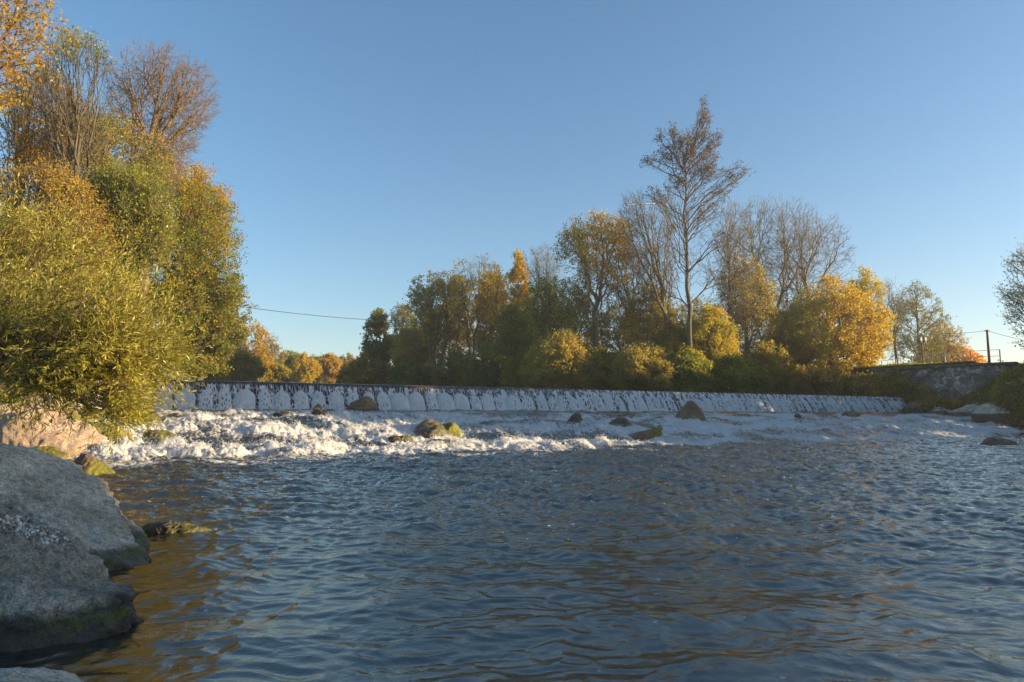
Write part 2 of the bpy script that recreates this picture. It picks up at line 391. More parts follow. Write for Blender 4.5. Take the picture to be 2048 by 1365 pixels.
# ledge lines where the water drops and breaks
led = sum(np.exp(-((D - c - 1.3 * perlin2(S / 5.0 + c, S * 0 + c)) / w) ** 2) for c, w in ((-18.2, 1.3), (-13.2, 1.3), (-8.6, 0.9)))
fmask = fmask + 0.34 * led * rap
front = sstep(-26, -20.5, D) * (1 - sstep(-20.5, -19, D))
fmask = fmask + front * (0.28 + 0.22 * left + 0.5 * perlin2(S / 2.2, D / 0.9) + 0.2 * perlin2(S / 0.6, D / 0.3)) + 0.10 * near * left * sstep(-0.3, 0.5, perlin2(S / 2.0, D / 0.7))
for bx, by, bw in ((1380, 851, 74), (897, 877, 44), (865, 868, 28), (860, 880, 104), (795, 896, 60), (875, 902, 70), (1288, 880, 80), (1240, 856, 56), (1712, 838, 46), (2012, 893, 72), (2032, 850, 40)):
    p_ = hit(bx, by); r_ = bw / FPX * p_[1] / 2
    ex, ey = RX - p_[0], RY - p_[1] - 0.6 * r_; al = ex * -UD[0] + ey * -UD[1]; la = ex * TS[0] + ey * TS[1]; rr_ = np.hypot(ex, ey)
    fmask = fmask + 0.45 * np.exp(-((rr_ - r_ * 1.05) / 0.28) ** 2) + 0.30 * np.exp(-(la / (r_ * 0.9)) ** 2) * sstep(0, 0.8, al) * sstep(5, 1.5, al)
    B = B + 0.25 * np.exp(-(((al + r_ * 1.2) / 0.6) ** 2 + (la / r_) ** 2))
foot = np.exp(-((D + 1.2) / 0.8) ** 2); fmask = fmask + 0.75 * foot
shade_l = np.clip(fmask, 0, 1.1)
calm = 1 - 0.7 * sstep(-10, -5, D)
Z = W + H * (1 - 0.6 * rap) + rap * B * 0.7 * calm + rap * np.clip(fmask + 0.1, 0, 1) * lump * (0.6 + 0.4 * left) * calm + 0.02 * foot * lump
bedz = terrain(RX, RY)
depth = np.clip(Z - bedz, 0, 3)
V = np.stack([RX, RY, Z], -1).reshape(-1, 3)
F = gridfaces(len(rr), len(th))
keep = ((DLr < 0.9) & (D < -0.55) & (S < 76) & (bedz < Z + 0.6)).ravel()
F = F[keep[F].all(1)]
used = np.zeros(len(V), bool); used[F.ravel()] = True; remap = np.cumsum(used) - 1
WV = V[used]; WF = remap[F]
att = {'foam': ('POINT', fmask.ravel()[used]), 'depth': ('POINT', depth.ravel()[used]), 'chop': ('POINT', (0.4 + 0.6 * near + 0.2 * sstep(5, 15, np.hypot(RX, RY))).ravel()[used])}
river = mk('river', WV, WF, WATER, attrs=att, smooth=True); tag(river, kind='structure')

# spray: droplets thrown up over the breaking water
rs = np.random.RandomState(3)
fmu = fmask.ravel()[used]; rapu = rap.ravel()[used]; lu = lump.ravel()[used]; ru = np.hypot(WV[:, 0], WV[:, 1])
pr = np.clip(fmu - 0.55, 0, 1) * rapu * np.clip(lu - 0.15, 0, 1) ; pr = pr * (ru / 30) ; pr /= pr.sum()
pick = rs.choice(len(WV), 80000, p=pr)
c = WV[pick] + rs.normal(size=(len(pick), 3)) * [0.05, 0.05, 0.01]
c[:, 2] += np.abs(rs.exponential(0.055, len(pick))) * (0.6 + 1.2 * (rs.rand(len(pick)) < 0.12))
sz = rs.uniform(0.004, 0.014, len(pick))
tet = np.array([[1, 1, 1], [1, -1, -1], [-1, 1, -1], [-1, -1, 1]], float)
q = c[:, None] + sz[:, None, None] * (tet[None] + rs.normal(size=(len(pick), 4, 3)) * 0.35)
tf = np.array([[0, 1, 2], [0, 3, 1], [0, 2, 3], [1, 3, 2]])
m, nt, N, out = newmat('spray'); nt.links.new(foam_shader(N, (0.9, 0.9, 0.88, 1)), out.inputs[0]); SPRAY = m
spray = mk('spray', q.reshape(-1, 3), (tf[None] + (np.arange(len(pick)) * 4)[:, None, None]).reshape(-1, 3), SPRAY)
tag(spray, 'fine white droplets thrown up over the breaking rapids', 'spray', kind='stuff')

# upper river
m, nt, N, out = newmat('upper_water')
g = N('ShaderNodeNewGeometry'); n1 = N('ShaderNodeTexNoise', Vector=g.outputs['Position'], Scale=1.6, Detail=4.0)
bp = N('ShaderNodeBump', Strength=0.4, Distance=0.08, Height=n1.outputs[0])
pb = N('ShaderNodeBsdfPrincipled', Base__Color=(0.03, 0.035, 0.03, 1), Roughness=0.05, IOR=1.33, Normal=bp.outputs[0])
nt.links.new(pb.outputs[0], out.inputs[0]); UPW = m
us = np.linspace(-90, 74, 60); ud = np.concatenate([[0.25], np.geomspace(1, 420, 60)])
US, UDm = np.meshgrid(us, ud); ux, uy = from_sd(US, UDm)
o = mk('upper_river', np.stack([ux, uy, 0 * ux + CREST], -1).reshape(-1, 3), gridfaces(61, 60), UPW, smooth=True); tag(o, kind='structure')

# ------------------------------------------------------------------ weir (concrete body) and the water falling over it
m, nt, N, out = newmat('weir_concrete')
g = N('ShaderNodeNewGeometry'); n1 = N('ShaderNodeTexNoise', Vector=g.outputs['Position'], Scale=2.0, Detail=8.0)
c = ramp(N, n1.outputs[0], [(0.3, (0.09, 0.07, 0.05)), (0.7, (0.22, 0.19, 0.15))])
pb = N('ShaderNodeBsdfPrincipled', Base__Color=c, Roughness=0.8); nt.links.new(pb.outputs[0], out.inputs[0]); CONC = m
prof = np.array([(1.4, 0.2), (1.4, 3.55), (0.3, 3.66), (0.05, 3.6), (-0.1, 3.2), (-0.6, 2.3), (-0.75, 0.2)])
ends = [-12.5, 74.2]; Vw = []
for s in ends:
    for d, z in prof: x, y = from_sd(s, d); Vw.append((x, y, z))
k = len(prof); Fw = np.array([(i, (i + 1) % k, (i + 1) % k + k, i + k) for i in range(k)])
Fe = [np.array([list(range(k))[::-1]]), np.array([[i + k for i in range(k)]])]
o = mk('weir', Vw, [Fw] + Fe, CONC)
tag(o, 'long low concrete weir running across the river under a curtain of falling water', 'weir')

m, nt, N, out = newmat('falling_water')
uvs = N('ShaderNodeAttribute', _attribute_name='ss').outputs['Fac']; uvv = N('ShaderNodeAttribute', _attribute_name='vv').outputs['Fac']
fo = N('ShaderNodeAttribute', _attribute_name='foam').outputs['Fac']
cb = N('ShaderNodeCombineXYZ', i0=uvs, i1=uvv, i2=0.0)
nz = N('ShaderNodeTexNoise', Vector=cb.outputs[0], Scale=4.0, Detail=5.0)
wob = N('ShaderNodeVectorMath', _operation='MULTIPLY_ADD', i0=nz.outputs['Color'], i1=(0.16, 0.16, 0), i2=cb.outputs[0])
mp = N('ShaderNodeMapping', Vector=wob.outputs[0]); mp.inputs['Scale'].default_value = (6.5, 3.0, 1)
v1 = N('ShaderNodeTexVoronoi', Vector=mp.outputs[0], Scale=1.0, _feature='DISTANCE_TO_EDGE')
mp2 = N('ShaderNodeMapping', Vector=cb.outputs[0]); mp2.inputs['Scale'].default_value = (26, 2.2, 1)
n2 = N('ShaderNodeTexNoise', Vector=mp2.outputs[0], Scale=1.0, Detail=6.0, Roughness=0.65)
lace = ramp(N, v1.outputs['Distance'], [(0.03, g3(1)), (0.26, g3(0))])
w_ = math_(N, 'ADD', math_(N, 'MULTIPLY', lace, 0.45), math_(N, 'MULTIPLY_ADD', n2.outputs[0], 1.0, -0.20))
w_ = math_(N, 'MULTIPLY', math_(N, 'ADD', w_, fo), 0.5)
w_ = ramp(N, w_, [(0.42, g3(0)), (0.56, g3(0.95))])
bpw = N('ShaderNodeBump', Strength=math_(N, 'MULTIPLY_ADD', fo, 1.2, 0.05, clamp=True), Distance=0.05, Height=math_(N, 'ADD', n2.outputs[0], lace))
dk = N('ShaderNodeBsdfPrincipled', Base__Color=(0.05, 0.042, 0.036, 1), Roughness=0.18, IOR=1.33, Normal=bpw.outputs[0])
fs = foam_shader(N, (0.92, 0.93, 0.94, 1), bpw.outputs[0])
mx = N('ShaderNodeMixShader', i0=w_, i1=dk.outputs[0], i2=fs); nt.links.new(mx.outputs[0], out.inputs[0]); FALL = m
fs_ = np.arange(-12.4, 73.6, 0.028); fv_ = np.linspace(0, 1, 74)
FS, FV = np.meshgrid(fs_, fv_)
pv = np.array([0, .10, .15, .20, .26, .33, .5, .75, 1.0])
pd = np.array([.9, .25, .06, -.08, -.16, -.26, -.52, -.88, -1.12]); pz = np.array([3.805, 3.80, 3.77, 3.66, 3.48, 3.28, 2.88, 2.36, 1.88])
d0 = np.interp(FV, pv, pd); z0 = np.interp(FV, pv, pz)
ph = FS / 1.13 + 0.28 * perlin2(FS / 3.1, FS * 0 + 2.0) ; cell = np.floor(ph); fr_ = ph - cell - 0.5
hsh = (np.sin(cell * 12.9898) * 43758.5453) % 1; hs2 = (np.sin(cell * 78.233) * 12543.123) % 1
wd = 0.36 + 0.16 * hsh
arch = np.clip(1 - (np.abs(fr_) / wd) ** 2.4, 0, 1)
below = sstep(0, 0.09, FV - (0.27 + 0.07 * hs2 + 0.16 * (1 - arch) ** 0.8))
lob = np.sqrt(arch + 1e-6) * below * (0.24 + 0.20 * hsh) * (1 - 0.75 * np.clip((FV - 0.3) / 0.7, 0, 1) ** 1.2)
tiny = 0.03 * fbm2(FS * 3.5, FV * 5, 3) * sstep(0.2, 0.4, FV)
dd = d0 - lob - tiny; zz = z0 + 0.10 * lob + 0.006 * perlin2(FS * 1.2, FV * 3)
thread = sstep(0.05, 0.45, perlin2(FS * 2.3 + 100, FV * 0.7)) * sstep(0.2, 0.26, FV)
edge_ = np.exp(-((np.abs(fr_) / wd - 0.85) / 0.16) ** 2)
rgt = sstep(12, 38, FS)
lobf = 0.66 - 0.12 * rgt + 0.22 * (hsh - 0.5) + 0.18 * edge_ + 0.20 * np.exp(-((FV - 0.36) / 0.06) ** 2) + 0.16 * perlin2(FS / 1.9, FV * 1.5)
gapf = 0.19 + 0.55 * thread + 0.10 * rgt
foamf = gapf * (1 - below * sstep(0, 0.3, arch)) + lobf * below * sstep(0, 0.3, arch)
foamf = foamf + rgt * (0.02 + 0.45 * perlin2(FS * 2.3, FV * 0.5)) * sstep(0.12, 0.3, FV) + 0.6 * sstep(0.86, 1, FV)
lipv = 0.20 - 0.06 * rgt + 0.03 * perlin2(FS / 0.8, FS * 0 + 5)
foamf = foamf * sstep(lipv - 0.03, lipv + 0.05, FV) + 0.05 + 0.35 * rgt * sstep(0.10, 0.14, FV) * (FV < 0.22) * sstep(-0.1, 0.4, perlin2(FS * 3, FV)) + 0.6 * np.exp(-((FV - 0.125) / 0.010) ** 2)
fx, fy = from_sd(FS, dd)
o = mk('waterfall', np.stack([fx, fy, zz], -1).reshape(-1, 3), gridfaces(*FS.shape)[:, ::-1], FALL, smooth=True,
       attrs={'foam': ('POINT', foamf.ravel()), 'ss': ('POINT', FS.ravel()), 'vv': ('POINT', (1.9 * FV).ravel())})
tag(o, kind='structure')

# ------------------------------------------------------------------ rocks
def ico(sub):
    bm = bmesh.new(); bmesh.ops.create_icosphere(bm, subdivisions=sub, radius=1.0)
    V = np.array([v.co[:] for v in bm.verts]); F = np.array([[v.index for v in f.verts] for f in bm.faces]); bm.free(); return V, F
ICO = {k: ico(k) for k in (4, 5, 6, 7)}
def lobe_planes(seed, size, n=13, tilt=0.0, jit=0.25):
    r = np.random.RandomState(seed); k = np.arange(n) + 0.5
    phi = np.arccos(1 - 2 * k / n); the = np.pi * (1 + 5 ** 0.5) * k + r.rand() * 6
    nrm = np.stack([np.cos(the) * np.sin(phi), np.sin(the) * np.sin(phi), np.cos(phi)], 1) + r.normal(size=(n, 3)) * 0.28
    nrm /= np.linalg.norm(nrm, axis=1)[:, None]
    size = np.asarray(size, float)
    d = np.sqrt(((nrm * size) ** 2).sum(1)) * r.uniform(1 - jit, 1.0, n)
    return nrm, d
def rock(name, label, c, planes, mat, sub=5, q=9, rough=0.06, rs_=1.0, water=0.0, mossfn=None, group=None, cat='boulder', origin=None, parent=None):
    """planes: list of lobes (centre offset, normals, distances); the rock is the union of the rounded polytopes, seen from c."""
    dirs, F = ICO[sub]; T = np.zeros(len(dirs))
    c = np.asarray(c, float)
    for off, nrm, d in planes:
        off = np.asarray(off, float)
        if np.allclose(off, 0):
            t = np.maximum(dirs @ nrm.T / d[None], 0); t = (t ** q).sum(1) ** (-1 / q)
        else:
            ts = np.linspace(0.02, 1, 90) * (np.linalg.norm(off) + d.max() * 1.6); t = np.zeros(len(dirs)); 
            for k in range(len(ts)):
                p = dirs * ts[k] - off
                g_ = (np.maximum(p @ nrm.T / d[None], 0) ** q).sum(1)
                t = np.where(g_ < 1, ts[k], t)
            lo = t.copy(); hi = t + (ts[1] - ts[0])
            for _ in range(8):
                md = (lo + hi) / 2; p = dirs * md[:, None] - off
                ins = (np.maximum(p @ nrm.T / d[None], 0) ** q).sum(1) < 1
                lo = np.where(ins, md, lo); hi = np.where(ins, hi, md)
            t = np.where(t > 0, lo, 0)
        mxx = np.maximum(T, t); h_ = np.clip(0.5 - np.abs(T - t) / 0.24, 0, 1); T = np.where((T > 0) & (t > 0), mxx + 0.05 * h_ * h_, mxx)
    V = dirs * T[:, None]; W_ = V + c
    s = np.median(T)
    n1 = fbm3(W_ * 1.1 / rs_ + 3, 5, 0.55); n2 = np.abs(fbm3(W_ * 2.7 / rs_ + 9, 4, 0.5))
    ck_ = np.exp(-(perlin3(W_ * 1.3 / rs_ + 31) / 0.03) ** 2) * sstep(-0.1, 0.2, perlin3(W_ * 0.8 / rs_ + 5)); fine_ = 0.012 * fbm3(W_ * 9 / rs_, 3, 0.6) / max(s, 0.3) * rs_
    V = V * (1 - 0.035 * ck_ + fine_)[:, None] * (1 + (rough * n1 - rough * 1.3 * n2)[:, None] * (0.9 / max(s, .25)) ** 0.5 * min(1, s / 0.5 + .4))
    W_ = V + c
    moss = np.zeros(len(V)) if mossfn is None else mossfn(W_, dirs)
    hrel = W_[:, 2] - water
    o = mk(name, W_, F, mat, loc=c, smooth=True, attrs={'hrel': ('POINT', hrel), 'moss': ('POINT', moss)})
    return tag(o, label, cat, group)
def blob(seed, size, n=13, jit=0.25): return [((0, 0, 0),) + lobe_planes(seed, size, n, jit=jit)]
def PL(*rows):
    a = np.array([r[:3] for r in rows], float); a /= np.linalg.norm(a, axis=1)[:, None]; return a, np.array([r[3] for r in rows], float)

GREY = rockmat('grey_stone', (0.28, 0.24, 0.17), (0.48, 0.43, 0.33), (0.68, 0.61, 0.49), wet=0.20, bump=0.9)
GREYD = rockmat('dark_grey_stone', (0.20, 0.17, 0.12), (0.38, 0.335, 0.255), (0.60, 0.54, 0.43), wet=0.22, bump=1.0, scale=0.8)
BROWN = rockmat('brown_stone', (0.11, 0.065, 0.035), (0.19, 0.12, 0.07), (0.27, 0.18, 0.11), wet=0.08, bump=0.7, moss=(0.17, 0.17, 0.02))
CREAM = rockmat('pale_stone', (0.30, 0.20, 0.13), (0.42, 0.31, 0.22), (0.50, 0.40, 0.30), wet=0.10, bump=0.8, moss=(0.20, 0.18, 0.02), wetc=(0.10, 0.07, 0.02))
WETR = rockmat('wet_stone', (0.09, 0.065, 0.04), (0.16, 0.12, 0.065), (0.24, 0.18, 0.10), wet=0.5, bump=0.6, moss=(0.10, 0.10, 0.02))

# the three big shaded rocks at the left foreground
def mossB(W_, d):
    p = at(250, 1200, 4.9); r = np.linalg.norm((W_ - p) / [0.16, 0.4, 0.16], axis=1)
    band = np.exp(-((W_[:, 2] - 0.14) / 0.11) ** 2) * sstep(-3.6, -3.0, W_[:, 0]) * 0.52
    return np.clip(1.15 - 0.62 * r, 0, 1) + band
rock('big_rock', 'large grey sloping rock with mossy tip at the near left water edge', (-4.08, 5.35, 0.05),
     [((0, 0, 0),) + PL((0.62, -0.03, 0.78, 0.65), (0.12, -0.80, 0.60, 0.50), (0, 0.1, 1, 0.95), (0.1, -1, -0.15, 0.60), (1, -0.35, 0.1, 1.05), (0.7, 0.7, 0.2, 0.9), (0, 1, 0.3, 0.8), (-1, 0, 0.1, 1.8), (0, 0, -1, 0.8), (0.4, -0.9, -0.35, 0.62)),
      ((0.75, 0.0, -0.05),) + PL((0.12, 0.05, 1, 0.33), (0.35, -0.75, 0.55, 0.36), (1, -0.05, 0.12, 0.52), (0.75, -0.6, 0.15, 0.47), (0.6, 0.8, 0.1, 0.5), (-1, 0, 0, 0.9), (0, 1, 0.2, 0.5), (0, 0, -1, 0.6))],
     GREYD, sub=7, q=18, rough=0.10, rs_=0.8, water=0.0, mossfn=mossB, cat='rock')
def mossA(W_, d):
    band = np.exp(-((W_[:, 2] - 0.12) / 0.10) ** 2) * sstep(-5.2, -4.6, W_[:, 0]) * 0.5
    return band
rock('big_rock', 'large grey rounded rock behind the mossy tipped one at the left shore', (-5.75, 8.0, 0.1),
     [((0, 0, 0),) + PL((0.565, -0.05, 0.825, 0.76), (0.28, -0.85, 0.5, 0.72), (0, 0.2, 0.97, 1.25), (0.1, -1, -0.2, 0.8), (1, -0.3, 0.25, 1.35), (0.85, 0.3, 0.42, 1.25), (0.5, 0.85, 0.15, 1.3), (0, 1, 0.3, 1.4), (-1, 0, 0.1, 2.2), (0, 0, -1, 0.9), (0.9, -0.6, -0.3, 1.2)),
      ((1.05, -0.45, -0.2),) + PL((0.45, -0.1, 0.9, 0.45), (0.3, -0.9, 0.3, 0.55), (1, -0.1, 0.3, 0.85), (0.7, 0.7, 0.2, 0.7), (-1, 0, 0, 1), (0, 0, -1, 0.6), (0.8, -0.6, 0.2, 0.72))],
     GREY, sub=7, q=16, rough=0.095, rs_=1.0, water=0.0, mossfn=mossA, cat='rock')
pc = at(20, 1420, 3.6)
rock('big_rock', 'pale rounded rock showing only its top in the bottom left corner', (pc[0] - 0.15, 3.55, -0.05), blob(5, (0.75, 0.55, 0.30), 14, 0.1), GREY, sub=6, q=7, rough=0.05, rs_=0.6, water=-0.15, cat='rock')
# gravel caught between the two big rocks
gv = at(70, 1058, 6.15)
gp = []
rg = np.random.RandomState(11)
bv, bf = ICO[4]
dirs12 = bv[:12] if len(bv) >= 12 else bv
bm = bmesh.new(); bmesh.ops.create_icosphere(bm, subdivisions=1, radius=1.0); pv_ = np.array([v.co[:] for v in bm.verts]); pf_ = np.array([[v.index for v in f.verts] for f in bm.faces]); bm.free()
from mathutils.bvhtree import BVHTree
_big = [o for o in scene.objects if o.name.startswith('big_rock')][:2]; _vs, _fs, _n0 = [], [], 0
for o in _big:
    _vs += [tuple(v.co + o.location) for v in o.data.vertices]; _fs += [tuple(i + _n0 for i in p.vertices) for p in o.data.polygons]; _n0 = len(_vs)
_bvh = BVHTree.FromPolygons(_vs, _fs); cc = []
while len(cc) < 420:
    u_ = rg.rand(); d_ = ray(5 + 125 * u_ + rg.normal() * 9, 1042 + 40 * u_ + rg.normal() * (12 - 7 * u_)); h_ = _bvh.ray_cast(Vector((0, 0, EYE)), Vector(d_))
    if h_[0] is not None: cc.append(tuple(h_[0]))
n = len(cc); cc = np.array(cc)
szs = rg.uniform(0.007, 0.018, n)[:, None] * rg.uniform(0.6, 1.3, (n, 3))
PVs = (cc[:, None] + pv_[None] * szs[:, None] * rg.uniform(0.85, 1.15, (n, 12, 1))).reshape(-1, 3)
m, nt, N, out = newmat('gravel'); a = N('ShaderNodeAttribute', _attribute_name='tint')
pb = N('ShaderNodeBsdfPrincipled', Base__Color=ramp(N, a.outputs['Fac'], [(0, (0.08, 0.07, 0.055)), (0.5, (0.30, 0.27, 0.22)), (1, (0.75, 0.72, 0.64))]), Roughness=0.8); nt.links.new(pb.outputs[0], out.inputs[0])
o = mk('gravel', PVs, (pf_[None] + (np.arange(n) * 12)[:, None, None]).reshape(-1, 3), m, attrs={'tint': ('FACE', np.repeat(rg.rand(n), 20))})
tag(o, 'small loose gravel caught in the hollow between the two big rocks', 'gravel', kind='stuff')

def wrock(px, py, wpx, hpx, label, mat, seed, moss=0.0, mdir=(1, 0, 0.4), rough=0.09, depthf=0.8, name='boulder', custom=None, Y=None, sub=5, group=None, sink=0.35, n=13, q=9):
    """boulder whose waterline is at pixel (px,py), wpx wide and hpx tall in the picture"""
    p = hit(px, py) if Y is None else at(px, py, Y)
    w = wpx / FPX * p[1] / 2; h = hpx / FPX * p[1]
    dep = w * depthf; z = p[2] if Y is not None else float(wl(p[0], p[1]))
    c = (p[0], p[1] + dep * 0.8, z - h * sink * 0.3)
    hh = h + h * sink * 0.3
    pl = custom(w, dep, hh) if custom else blob(seed, (w * 1.12, dep * 1.1, hh * 1.12), n, 0.22)
    md = np.array(mdir, float); md /= np.linalg.norm(md)
    f = (lambda W_, d: np.clip(moss + 0.75 * (d @ md) - 0.15, 0, 1)) if moss > 0 else None
    return rock(name, label, c, pl, mat, sub=sub, q=q, rough=rough, rs_=max(w, 0.3), water=z, mossfn=f, group=group)
def pyr(w, dp, h):
    return [((0, 0, 0),) + PL((-1.0, -0.15, 0.75, 0.72 * w), (0.62, -0.35, 0.80, 0.60 * h + 0.22 * w), (0.05, -1, 0.35, 0.75 * dp), (0.3, 1, 0.3, dp), (-0.35, 0, 1, 0.95 * h), (0, 0, -1, h), (1, 0, 0.1, 1.05 * w), (-1, 0, 0, 0.95 * w))]
wrock(1380, 851, 76, 62, 'dark brown pointed pyramid boulder standing alone in the rapids below the weir', BROWN, 3, custom=pyr, rough=0.06)
wrock(720, 820, 56, 21, 'flat topped brown boulder sitting right at the foot of the weir', BROWN, 14, rough=0.12, Y=43.6)
wrock(632, 819, 20, 13, 'small dark pointed stone left of the flat topped brown boulder at the weir foot', BROWN, 21, custom=pyr, Y=42)
wrock(897, 877, 40, 34, 'small green moss topped boulder in the middle of the white rapids', BROWN, 31, moss=0.45, mdir=(0.8, 0, 0.7))
wrock(865, 868, 28, 22, 'smaller mossy stone just left of the green topped boulder in the rapids', BROWN, 32, moss=0.45)
wrock(858, 884, 95, 34, 'broad dark wet slab with water streaming over it, right of the mossy boulder', WETR, 41, moss=0.3, rough=0.1) if False else None
wrock(1215, 886, 4, 3, '', WETR, 1) if False else None
for a in [(850, 897, 78, 40, 'wide dark olive slab overrun by water in mid rapids', 41, 0.35),
          (905, 905, 0, 0, '', 0, 0)][:0]: pass
BIGW = [
    (860, 880, 104, 28, 'broad dark olive slab lying in the rapids with wet streaks', 41, 0.35),
    (795, 896, 60, 20, 'wet ragged rock with foam running over it, left of the broad olive slab', 42, 0.25),
    (875, 902, 74, 16, 'low wet rock in front of the broad olive slab at the rapids edge', 43, 0.35),
    (1288, 880, 80, 14, 'low brown ledge in the rapids left of the pyramid boulder', 44, 0.2),
    (1240, 856, 60, 14, 'flat brown ledge rock upstream of the low brown ledge', 45, 0.1),
    (1150, 846, 40, 10, 'thin dark stone poking from the rapids between weir and foam', 46, 0.1),
    (640, 836, 60, 12, 'long dark hump of stone under the water below the small pointed stone', 47, 0.1),
    (560, 838, 46, 12, 'dark wet hump of stone near the left end of the upper rapids', 48, 0.1),
    (1712, 838, 46, 15, 'low rock tufted with yellow grass in the shaded right rapids', 49, 0.6),
    (2012, 893, 72, 15, 'long low dark boulder in the shaded pool edge at the far right', 50, 0.0),
    (2032, 850, 46, 14, 'dark rounded rock near the right shore of the rapids', 51, 0.0),
    (1600, 838, 30, 8, 'small dark stone in the shaded rapids left of the tufted rock', 52, 0.2),
]
for px, py, w, h, lab, sd, mo in BIGW:
    wrock(px, py, w, h, lab, WETR if sd not in (49, 44) else BROWN, sd, moss=mo, rough=0.12)
wrock(332, 1072, 150, 22, 'long low dark rock just breaking the calm water with a mossy right end', WETR, 61, moss=0.25, mdir=(1, 0, 0.5), sub=6, depthf=0.5, rough=0.1)
# left bank rocks in the sun
wrock(160, 955, 96, 30, 'smooth brown rounded rock with yellow mossy right end at the left shore', BROWN, 71, moss=0.22, mdir=(1, -0.2, 0.2), sub=6, rough=0.05, depthf=0.6)
wrock(84, 958, 66, 46, 'brown angular rock with yellow lit edge beside the smooth brown one', BROWN, 72, moss=0.2, mdir=(1, -0.1, 0.1), sub=6)  # moss tint on the right side also paints in the yellow sunlit edge
wrock(190, 914, 62, 16, 'small flat yellow brown rock in front of the mossy bank slab', BROWN, 73, moss=0.4, mdir=(0.2, 0, 1), depthf=0.7)
wrock(212, 900, 100, 32, 'long rock covered with bright yellow green moss on the left bank', CREAM, 74, moss=0.75, mdir=(0.2, -0.1, 1), sub=6, depthf=0.7)
wrock(50, 917, 270, 74, 'big pale sunlit rock slab sloping to the water on the left bank', CREAM, 75, moss=0.0, sub=6, depthf=0.55, rough=0.1)
wrock(-40, 905, 230, 100, 'tall pale bank rock at the left frame edge under the willow', CREAM, 76, sub=6, depthf=0.6, rough=0.1)
wrock(150, 880, 110, 36, 'pale slab with yellow moss streaks behind the big sunlit slab', CREAM, 77, moss=0.3, mdir=(0.5, -0.1, 0.8), sub=6, depthf=0.7)
wrock(55, 862, 200, 44, 'long pale rock ledge highest on the left bank under the willow', CREAM, 78, moss=0.1, sub=6, depthf=0.6, rough=0.1)
wrock(165, 850, 60, 22, 'small rock topped with vivid green moss under the willow', CREAM, 79, moss=0.75, mdir=(0, 0, 1), depthf=0.7)
wrock(300, 885, 70, 14, 'low dark wet rock at the left end of the rapids', WETR, 80, moss=0.25)
wrock(255, 845, 120, 20, 'dark wet ledge rock below the willow beside the rapids', WETR, 82, moss=0.2)
wrock(75, 925, 120, 20, 'low yellowish rock ledge at the foot of the big sunlit slab', CREAM, 81, moss=0.45, mdir=(0, 0, 1), depthf=0.5)
# right shore rocks
for i, (px, py, w, h, lab) in enumerate([
    (1960, 829, 80, 16, 'pale flat shore rock at the foot of the stone wall'),
    (2015, 832, 90, 22, 'large pale shore rock at the right frame edge above the rapids'),
    (1890, 826, 50, 12, 'grey shore stone below the left end of the driftwood'),
    (1835, 824, 50, 16, 'dark wet rock closing the right end of the weir')]):
    wrock(px, py, w, h, lab, GREY if i < 3 else WETR, 90 + i, Y=[70, 62, 73, 74][i], rough=0.12)

# ------------------------------------------------------------------ trees
def crown_points(r, n, prof, cz, h, lean=(0, 0), lump=0.5, fill=0.45, cell=3.0, sx=1.0, sy=1.0, seed=0):
    """points in a crown whose radius over relative height is prof [(t,rad)]; clumpy by noise"""
    pts = []
    T_ = np.array([p[0] for p in prof]); Rr = np.array([p[1] for p in prof])
    tt = np.linspace(0, 1, 200); w = np.interp(tt, T_, Rr) ** 2 + 1e-4; cdf = np.cumsum(w) / w.sum()
    while len(pts) < n:
        k = n * 3; t = np.interp(r.rand(k), cdf, tt); a = r.rand(k) * 2 * np.pi
        q = r.rand(k) ** fill
        ang = 1 + 0.28 * perlin2(np.cos(a) * 1.6 + seed * 3.1, np.sin(a) * 1.6 + t * 3)
        rad = np.interp(t, T_, Rr) * q * ang
        p = np.stack([rad * np.cos(a) * sx + lean[0] * t, rad * np.sin(a) * sy + lean[1] * t, cz + t * h], 1)
        nz_ = perlin3(p / cell + seed * 7.7)
        p = p[nz_ > (lump - 0.5) * 0.7 + r.rand(k) * 0.35 - 0.3]
        pts.extend(p.tolist())
    return np.array(pts[:n])
def grow(r, node, pts, rt, segs, expo=0.5, up=0.12, wig=0.08, depth=0):
    stack = [(np.array(node, float), pts)]
    while stack:
        nd, P_ = stack.pop(); n = len(P_); rn = rt * n ** expo
        c = P_.mean(0); dv = c - nd; L = np.linalg.norm(dv)
        if n == 1:
            if L > 1e-3: segs.append((nd, P_[0], rt * 1.1, rt * 0.5, 1))
            continue
        f = 0.32 if n > 12 else 0.45
        new = nd + dv * f * r.uniform(0.8, 1.2) + r.normal(size=3) * wig * L * f; new[2] += up * L * f * (0.6 if n > 40 else 0.2)
        dirs = P_ - new; dirs /= np.linalg.norm(dirs, axis=1)[:, None] + 1e-6
        ax = r.normal(size=3); m_ = dirs - dirs.mean(0)
        for _ in range(3):
            ax = m_.T @ (m_ @ ax); ax /= np.linalg.norm(ax) + 1e-9
        pr_ = m_ @ ax; q = np.quantile(pr_, r.uniform(0.3, 0.7)); A = pr_ <= q
        if A.all() or not A.any(): A = np.arange(n) < n // 2
        ra, rb = rt * A.sum() ** expo, rt * (~A).sum() ** expo
        segs.append((nd, new, rn, max(ra, rb), n))
        stack.append((new, P_[A])); stack.append((new, P_[~A]))
